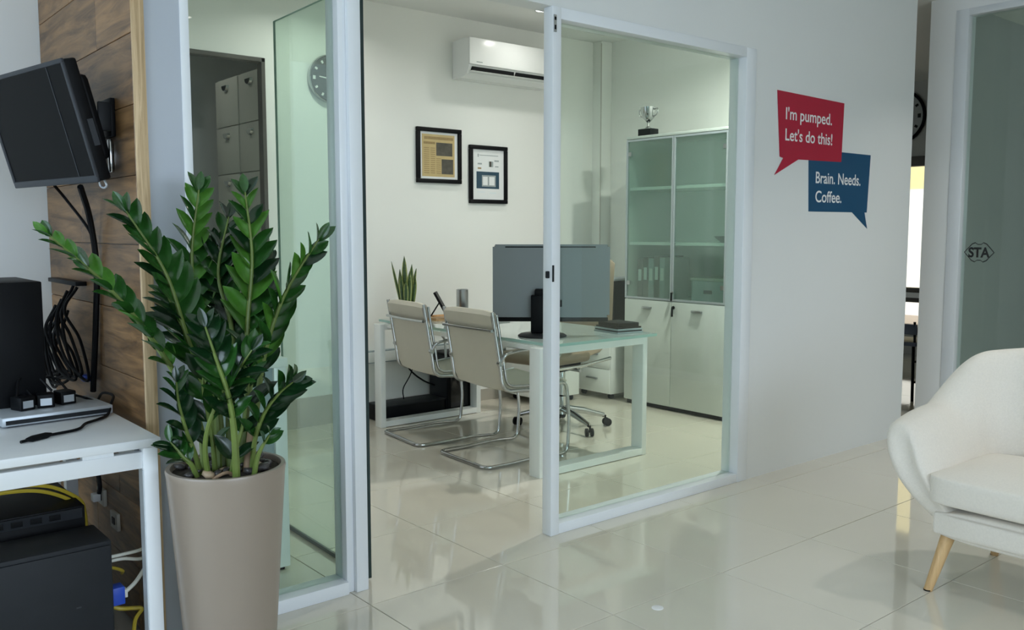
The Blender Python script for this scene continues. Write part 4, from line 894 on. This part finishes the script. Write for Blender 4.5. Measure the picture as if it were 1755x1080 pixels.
for k, pts in enumerate([[(0.56, 3.05, tbz + 0.07), (0.58, 3.10, tbz + 0.12), (0.63, 3.11, tbz + 0.12), (0.66, 3.06, tbz + 0.08)], [(0.61, 3.08, tbz + 0.06), (0.60, 3.12, tbz + 0.10), (0.68, 3.13, tbz + 0.11), (0.72, 3.09, tbz + 0.06)], [(0.70, 3.10, tbz + 0.06), (0.76, 3.12, tbz + 0.04), (0.80, 3.05, tbz + 0.02), (0.785, 2.98, tbz + 0.006), (0.74, 2.97, tbz + 0.006)]]):
    cable('adapter_lead', pts, 0.004, 'black_plastic', ('thin black lead arching over the left power adapter', 'thin black lead looped behind the middle power adapter', 'thin black lead trailing off the right end of the silver box')[k])
cable('loose_cord', [(0.50, 2.70, tbz + 0.006), (0.58, 2.74, tbz + 0.006), (0.66, 2.77, tbz + 0.006), (0.70, 2.84, tbz + 0.006), (0.745, 2.88, tbz + 0.006), (0.790, 2.94, tbz + 0.006), (0.812, 2.98, tbz + 0.03), (0.838, 3.05, tbz + 0.045), (0.845, 3.20, tbz + 0.03), (0.845, 3.28, tbz - 0.02)], 0.0045, 'black_plastic', 'loose black cord lying across the white table top')
cj = tag(tube('inline_switch', [(0.515, 2.706, tbz + 0.0085), (0.53, 2.712, tbz + 0.0085), (0.57, 2.733, tbz + 0.0085), (0.585, 2.740, tbz + 0.0085)], [0.005, 0.009, 0.009, 0.005], 'black_plastic', n=10), 'black inline connector on the loose cord at the left of the table', 'connector')

# under the table
un = thing('computer_server', (0.45, 2.9, 0), 'charcoal computer tower on the floor under the white table', 'computer')
box('case', 0.22, 0.700, 2.62, 2.80, 0.012, 0.452, 'charcoal', un, bevel=0.006, world=True)
box('front_panel', 0.225, 0.695, 2.612, 2.62, 0.03, 0.44, 'charcoal', un, bevel=0.003, world=True)
boxes('foot', [(0.25, 0.30, 2.64, 2.78, 0, 0.012), (0.62, 0.67, 2.64, 2.78, 0, 0.012)], 'black_plastic', un, world=True)
box('badge', 0.60, 0.612, 2.6112, 2.612, 0.28, 0.284, 'grey_bezel', un, world=True)
rk = thing('network_rack', (0.45, 3.1, 0), 'black network equipment stacked behind the tower under the white table', 'network device')
box('case', 0.20, 0.690, 2.85, 3.40, 0.0, 0.50, 'black_plastic', rk, bevel=0.004, world=True)
box('front_panel', 0.21, 0.68, 2.842, 2.85, 0.465, 0.495, 'charcoal', rk, world=True)
for k in range(8): box('port', 0.24 + 0.05 * k, 0.27 + 0.05 * k, 2.839, 2.842, 0.472, 0.488, 'black_gloss', rk, world=True)
cable('yellow_cable', [(0.36, 2.90, 0.575), (0.50, 2.90, 0.578), (0.61, 2.92, 0.555), (0.70, 2.96, 0.490), (0.725, 3.00, 0.43), (0.735, 3.02, 0.36), (0.76, 3.03, 0.28), (0.775, 3.04, 0.20)], 0.006, 'cable_yellow', 'yellow network cable curving over the charcoal tower, upper strand')
cable('yellow_cable', [(0.36, 2.90, 0.560), (0.50, 2.90, 0.563), (0.60, 2.92, 0.540), (0.695, 2.96, 0.475), (0.715, 2.99, 0.415), (0.72, 3.00, 0.37)], 0.006, 'cable_yellow', 'yellow network cable curving over the charcoal tower, lower strand')
cable('yellow_cable', [(0.70, 2.72, 0.23), (0.735, 2.70, 0.215), (0.775, 2.70, 0.205), (0.795, 2.69, 0.20), (0.775, 2.69, 0.17), (0.765, 2.68, 0.10), (0.77, 2.68, 0.006)], 0.006, 'cable_yellow', 'yellow network cable dropping to the floor beside the table leg')
cable('yellow_cable', [(0.70, 2.80, 0.31), (0.74, 2.79, 0.31), (0.775, 2.80, 0.29), (0.79, 2.86, 0.26)], 0.005, 'cable_yellow', 'short yellow network cable leaving the back of the charcoal tower')
for k, (za, zb) in enumerate(((0.375, 0.372), (0.362, 0.345))):
    cable('white_cable', [(0.70, 2.70, za), (0.75, 2.70, za), (0.80, 2.70, zb + 0.005), (0.845, 2.75, zb)], 0.005, 'cable_white', ('upper of two white cables beside the charcoal tower', 'lower of two white cables beside the charcoal tower')[k])
bp_ = thing('blue_connector', (0.712, 2.66, 0.275), 'bright blue connector on the side of the charcoal tower', 'plug')
box('plug_body', -0.010, 0.024, -0.022, 0.022, -0.026, 0.026, 'plug_blue', bp_, bevel=0.003); box('plug_collar', 0.024, 0.034, -0.012, 0.012, -0.012, 0.012, 'cable_white', bp_, bevel=0.002)
cable('connector_lead', [(0.745, 2.66, 0.278), (0.775, 2.67, 0.295), (0.81, 2.69, 0.325), (0.845, 2.72, 0.345)], 0.006, 'cable_white', 'white lead rising from the blue connector')
for k, (y, z_) in enumerate(((3.32, 0.385), (3.17, 0.335))):
    ot = thing('wall_outlet', (0.868, y, z_), ('wall outlet with white plug low on the wood wall, farther one', 'cream wall outlet low on the wood wall, nearer one')[k], 'outlet')
    box('plate', -0.012, 0.0, -0.04, 0.04, -0.03, 0.03, 'outlet_cream', ot, bevel=0.003); box('socket', -0.014, -0.012, -0.014, 0.014, -0.012, 0.012, 'black_plastic', ot)
    if k == 0: box('plug', -0.04, -0.014, -0.016, 0.016, -0.014, 0.014, 'plastic_white', ot, bevel=0.003)
tag(tube('floor_conduit', spline([(0.85, 3.42, 0.72), (0.85, 3.36, 0.55), (0.85, 3.30, 0.44), (0.85, 3.31, 0.40)], 8), 0.008, 'charcoal', n=8), 'dark conduit running down the wood wall to the outlet', 'cable')

# ------------------------------------------------------------------ armchair
ar = thing('armchair', (3.51, 1.195, 0), 'light grey beige fabric armchair on splayed wooden legs', 'armchair')
def shell():
    bm = bmesh.new(); st = []
    W = 0.392; XFn, XBk = -0.30, 0.27; rc = 0.20
    path = []
    for i in range(9): path.append((XFn + (XBk - rc - XFn) * i / 8, W, 0, 1))
    for i in range(1, 7):
        a = math.pi / 2 * (1 - i / 7); path.append((XBk - rc + rc * math.cos(a), W - rc + rc * math.sin(a), math.cos(a), math.sin(a)))
    for i in range(0, 9):
        y = (W - rc) * (1 - i / 4); path.append((XBk, y, 1, 0))
    left = [p for p in path[:15]]
    for p in reversed(left): path.append((p[0], -p[1], p[2], -p[3]))
    n = len(path)
    def smooth(t): t = max(0, min(1, t)); return t * t * (3 - 2 * t)
    for i, (x, y, nx, ny) in enumerate(path):
        back = smooth((x - 0.03) / 0.17); top = 0.615 + 0.03 * smooth((x + 0.3) / 0.3) + back * (0.185 + 0.045 * (1 - (y / 0.385) ** 2))
        bot = 0.215
        e = min(i, n - 1 - i)                      # rounded arm fronts
        sh = (0.55, 0.80, 0.93, 0.98)[e] if e < 4 else 1.0
        th = (0.062 + 0.024 * (1 - back)) * sh
        ring = []
        H = top - bot
        prof = [(-0.55, 0.02), (-0.10, 0.0), (0.45, 0.07), (0.85, 0.25), (1.05, 0.48), (1.10, 0.70), (0.95, 0.90), (0.45, 0.99), (-0.20, 1.0), (-0.75, 0.94), (-1.0, 0.78), (-1.0, 0.5), (-0.95, 0.2)]
        for o_, h_ in prof:
            flare = (0.075 * (h_ - 0.55)) * (1.0 + 0.3 * (1 - back))       # outwards towards the top
            lean = 0.06 * back * h_
            hh = bot + H * (0.5 + (h_ - 0.5) * (0.88 + 0.12 * sh))
            xo = (-0.055 * math.sin(math.pi * min(1, max(0, (h_ - 0.12) / 0.88)) ** 0.9) if e < 9 else 0) * smooth(1 - e / 9)   # arm front swells forward
            tuck = (0.03 * (1 - h_) ** 2) * smooth(1 - e / 8); inw = 0.10 * (1 - h_) ** 2 * (1 - 0.6 * back)
            ring.append(bm.verts.new((x + nx * (o_ * th + flare + lean) + xo + tuck, y + ny * (o_ * th + flare - inw), hh)))
        st.append(ring)
    m = len(st[0])
    for a, b in zip(st, st[1:]):
        for k in range(m): bm.faces.new((a[k], a[(k + 1) % m], b[(k + 1) % m], b[k]))
    bm.faces.new(st[0]); bm.faces.new(st[-1])
    o = from_bm('arms_and_back', bm, 'fabric_beige', ar)
    for p in o.data.polygons: p.use_smooth = True
    s = o.modifiers.new('smooth', 'SUBSURF'); s.levels = 2; s.render_levels = 2
shell()
def soft(name, x0, x1, y0, y1, z0, z1, bev, puff, m):
    bm = bmesh.new(); add_box(bm, x0, x1, y0, y1, z0, z1)
    bmesh.ops.subdivide_edges(bm, edges=bm.edges[:], cuts=6, use_grid_fill=True)
    cx_, cy_, cz_ = (x0 + x1) / 2, (y0 + y1) / 2, (z0 + z1) / 2; hx, hy, hz = (x1 - x0) / 2, (y1 - y0) / 2, (z1 - z0) / 2
    for v_ in bm.verts:
        u, w_, q = (v_.co.x - cx_) / hx, (v_.co.y - cy_) / hy, (v_.co.z - cz_) / hz
        v_.co.z += puff * q * (1 - u * u) * (1 - w_ * w_)
        k_ = bev
        for ax, h in (('x', hx), ('y', hy), ('z', hz)): pass
        # pull edges in to round them
        n_out = [abs(u), abs(w_), abs(q)]
        ext = sorted(n_out)[1]
        if ext > 0.6:
            f = (ext - 0.6) / 0.4 * k_
            v_.co.x -= math.copysign(f, u) * (abs(u) ** 4); v_.co.y -= math.copysign(f, w_) * (abs(w_) ** 4); v_.co.z -= math.copysign(f, q) * (abs(q) ** 4)
    o = from_bm(name, bm, m, ar)
    for p in o.data.polygons: p.use_smooth = True
    s = o.modifiers.new('smooth', 'SUBSURF'); s.levels = 1; s.render_levels = 2
    return o
soft('seat_cushion', -0.345, 0.22, -0.318, 0.318, 0.325, 0.462, 0.018, 0.02, 'fabric_beige')
soft('front_rail', -0.312, -0.19, -0.295, 0.295, 0.205, 0.320, 0.020, 0.0, 'fabric_beige')
soft('seat_base', -0.25, 0.25, -0.30, 0.30, 0.195, 0.30, 0.015, 0.0, 'fabric_beige')
for sx, sy in ((-1, 1), (-1, -1), (1, 1), (1, -1)):
    a = (sx * 0.235, sy * 0.255, 0.215); b = (sx * 0.285, sy * 0.300, 0.0)
    lg = tube('leg', [a, b], [0.025, 0.015], 'oak_leg', ar, n=16)
    lathe('foot_pad', [(0.0152, 0.0), (0.0156, 0.005)], 'black_plastic', lg, n=14, c=(b[0], b[1], 0))

# ------------------------------------------------------------------ right-hand side: second glazed office and the gap beyond
wall('wall_side', [(XS, XS + 0.10, 2.875, 3.05, 0, ZC), (XS, XS + 0.10, -4, -1.2, 0, ZC), (XS, XS + 0.10, -1.2, 2.875, 2.79, ZC)], 'paint_bright', 'white wall at the right around the second glazed office')
w5 = thing('window_5', (XS, 0.85, 0), 'white framed glazed panel of the office at the right edge', 'window', kind='structure')
for b in ((-1.2, -1.13, 0, 2.79), (2.79, 2.875, 0, 2.79), (0.80, 0.87, 0.05, 2.74)): box('side_frame', XS - 0.006, XS + 0.10, b[0], b[1], b[2], b[3], 'frame_white', w5, bevel=0.003, world=True)
box('bottom_rail', XS - 0.006, XS + 0.10, -1.13, 2.79, 0, 0.05, 'frame_white', w5, bevel=0.003, world=True); box('top_rail', XS - 0.006, XS + 0.10, -1.13, 2.79, 2.745, 2.79, 'frame_white', w5, bevel=0.003, world=True)
box('pane', XS + 0.045, XS + 0.055, 0.87, 2.79, 0.05, 2.745, 'glass_clear', w5, world=True); box('pane', XS + 0.045, XS + 0.055, -1.13, 0.80, 0.05, 2.745, 'glass_clear', w5, world=True)
stk = thing('window_sticker', (XS + 0.044, 2.50, 1.19), 'black outlined lettering sticker on the right hand glass', 'sticker')
zc = 1.175; y0 = 2.775
outl = [(y0, zc), (y0 - 0.050, zc + 0.058), (y0 - 0.072, zc + 0.068), (y0 - 0.088, zc + 0.056), (y0 - 0.112, zc + 0.056), (y0 - 0.128, zc + 0.068), (y0 - 0.150, zc + 0.058), (y0 - 0.200, zc), (y0 - 0.150, zc - 0.058), (y0 - 0.128, zc - 0.068), (y0 - 0.112, zc - 0.056), (y0 - 0.088, zc - 0.056), (y0 - 0.072, zc - 0.068), (y0 - 0.050, zc - 0.058)]
bm = bmesh.new(); n_ = len(outl); cyy = y0 - 0.10
for s, lst in ((1.0, []), ):
    o1 = [bm.verts.new((XS + 0.0435, a, b)) for a, b in outl]; o2 = [bm.verts.new((XS + 0.0435, cyy + (a - cyy) * 0.93, zc + (b - zc) * 0.90)) for a, b in outl]
    for i in range(n_): bm.faces.new((o1[i], o1[(i + 1) % n_], o2[(i + 1) % n_], o2[i]))
from_bm('outline', bm, 'sticker_black', stk, world=True)
c = bpy.data.curves.new('lettering', 'FONT'); c.body = 'STA'; c.size = 1.0; c.offset = 0.035
o = bpy.data.objects.new('lettering', c); COL.objects.link(o); bpy.context.view_layer.update()
me = bpy.data.meshes.new_from_object(o.evaluated_get(bpy.context.evaluated_depsgraph_get())); bpy.data.objects.remove(o)
xs = [v_.co.x for v_ in me.vertices]; s = 0.140 / (max(xs) - min(xs)); mn = min(xs)
for v_ in me.vertices: v_.co = Vector((XS + 0.0432, y0 - 0.030 - (v_.co.x - mn) * s, zc - 0.032 + v_.co.y * 0.064 / 0.70)) - stk.location
me.materials.clear(); link('lettering', me, 'sticker_black', stk)
# the dim room behind that glass
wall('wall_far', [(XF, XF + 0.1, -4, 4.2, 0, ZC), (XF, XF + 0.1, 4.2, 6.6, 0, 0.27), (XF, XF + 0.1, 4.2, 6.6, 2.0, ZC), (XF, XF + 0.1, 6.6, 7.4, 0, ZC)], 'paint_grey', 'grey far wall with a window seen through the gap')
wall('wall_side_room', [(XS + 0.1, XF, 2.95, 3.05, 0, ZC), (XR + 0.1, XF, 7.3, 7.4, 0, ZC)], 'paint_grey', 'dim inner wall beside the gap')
dd = thing('door_3', (XF, 1.9, 0), 'dark door frame in the dim office at the right edge', 'doorway', kind='structure')
boxes('door_frame', [(XF - 0.04, XF, 2.66, 2.75, 0, 2.45), (XF - 0.04, XF, 1.4, 2.75, 2.45, 2.55)], 'dark_frame', dd, bevel=0.003, world=True); box('leaf', XF - 0.03, XF - 0.002, 1.4, 2.66, 0, 2.45, 'charcoal', dd, world=True)
w6 = thing('window_6', (XF, 5.4, 0.27), 'dark framed window glimpsed in the gap beyond the partition', 'window', kind='structure')
for b in ((4.2, 6.6, 2.0, 2.10), (4.2, 6.6, 0.665, 0.715), (4.2, 6.6, 0.56, 0.61), (4.2, 6.6, 0.24, 0.29)): box('rail', XF - 0.03, XF + 0.06, *b, 'dark_frame', w6, bevel=0.002, world=True)
box('sill_board', XF - 0.05, XF + 0.06, 4.2, 6.6, 0.61, 0.665, 'frame_white', w6, world=True)
for y in (4.22, 4.98, 5.8, 6.58): box('stile', XF - 0.03, XF + 0.06, y - 0.02, y + 0.02, 0.29, 2.0, 'dark_frame', w6, world=True)
box('pane', XF + 0.02, XF + 0.026, 4.2, 6.6, 0.29, 2.0, 'glass_clear', w6, world=True)
clock('wall_clock', (XF, 4.87, 2.52), 0.285, 'x', 'large pale clock with thick black rim in the gap beyond the partition', 'clock_pale', 'black_plastic', 'black_plastic', ((60, 0.12, 0.012), (150, 0.18, 0.009)))
sto = thing('metal_chair', (6.95, 3.50, 0), 'black metal chair with blue grey seat glimpsed in the gap', 'chair')
for x in (-0.17, 0.17):
    for y in (-0.17, 0.17): tube('leg', [(x, y, 0.0), (x * 0.92, y * 0.92, 0.43)], 0.012, 'black_plastic', sto, n=8)
box('seat', -0.19, 0.19, -0.19, 0.19, 0.43, 0.46, 'blue_seat', sto, bevel=0.008)
for z_ in (0.14, 0.30): boxes('stretcher', [(-0.17, 0.17, -0.172, -0.156, z_, z_ + 0.016), (-0.17, 0.17, 0.156, 0.172, z_, z_ + 0.016)], 'black_plastic', sto)
box('back_slat', -0.185, -0.17, -0.19, 0.19, 0.52, 0.60, 'blue_seat', sto, bevel=0.004)
for y in (-0.17, 0.17): tube('back_post', [(-0.165, y, 0.44), (-0.178, y, 0.62)], 0.010, 'black_plastic', sto, n=8)
# outside
tag(box('paving', 9.6, 16, -4, 14, -0.12, -0.02, 'paving'), 'brown paving outside the far window', 'paving', kind='structure')
fa = thing('facade', (14, 7, 0), 'pale building across the street seen through the far window', 'building')
box('lower_wall', 14.0, 14.5, 0, 16, -0.02, 1.97, 'facade_pale', fa, world=True); box('upper_wall', 14.02, 14.5, 0, 16, 1.97, 5.0, 'facade_cream', fa, world=True)

# small round white disc on the lobby floor
fc = tag(lathe('white_disc', [(0.021, 0.0), (0.021, 0.0012), (0.017, 0.0022)], 'decal_text', n=28), 'small round white disc on the lobby floor before the right glazing', 'sticker'); fc.location = (2.337, 2.025, 0.0)
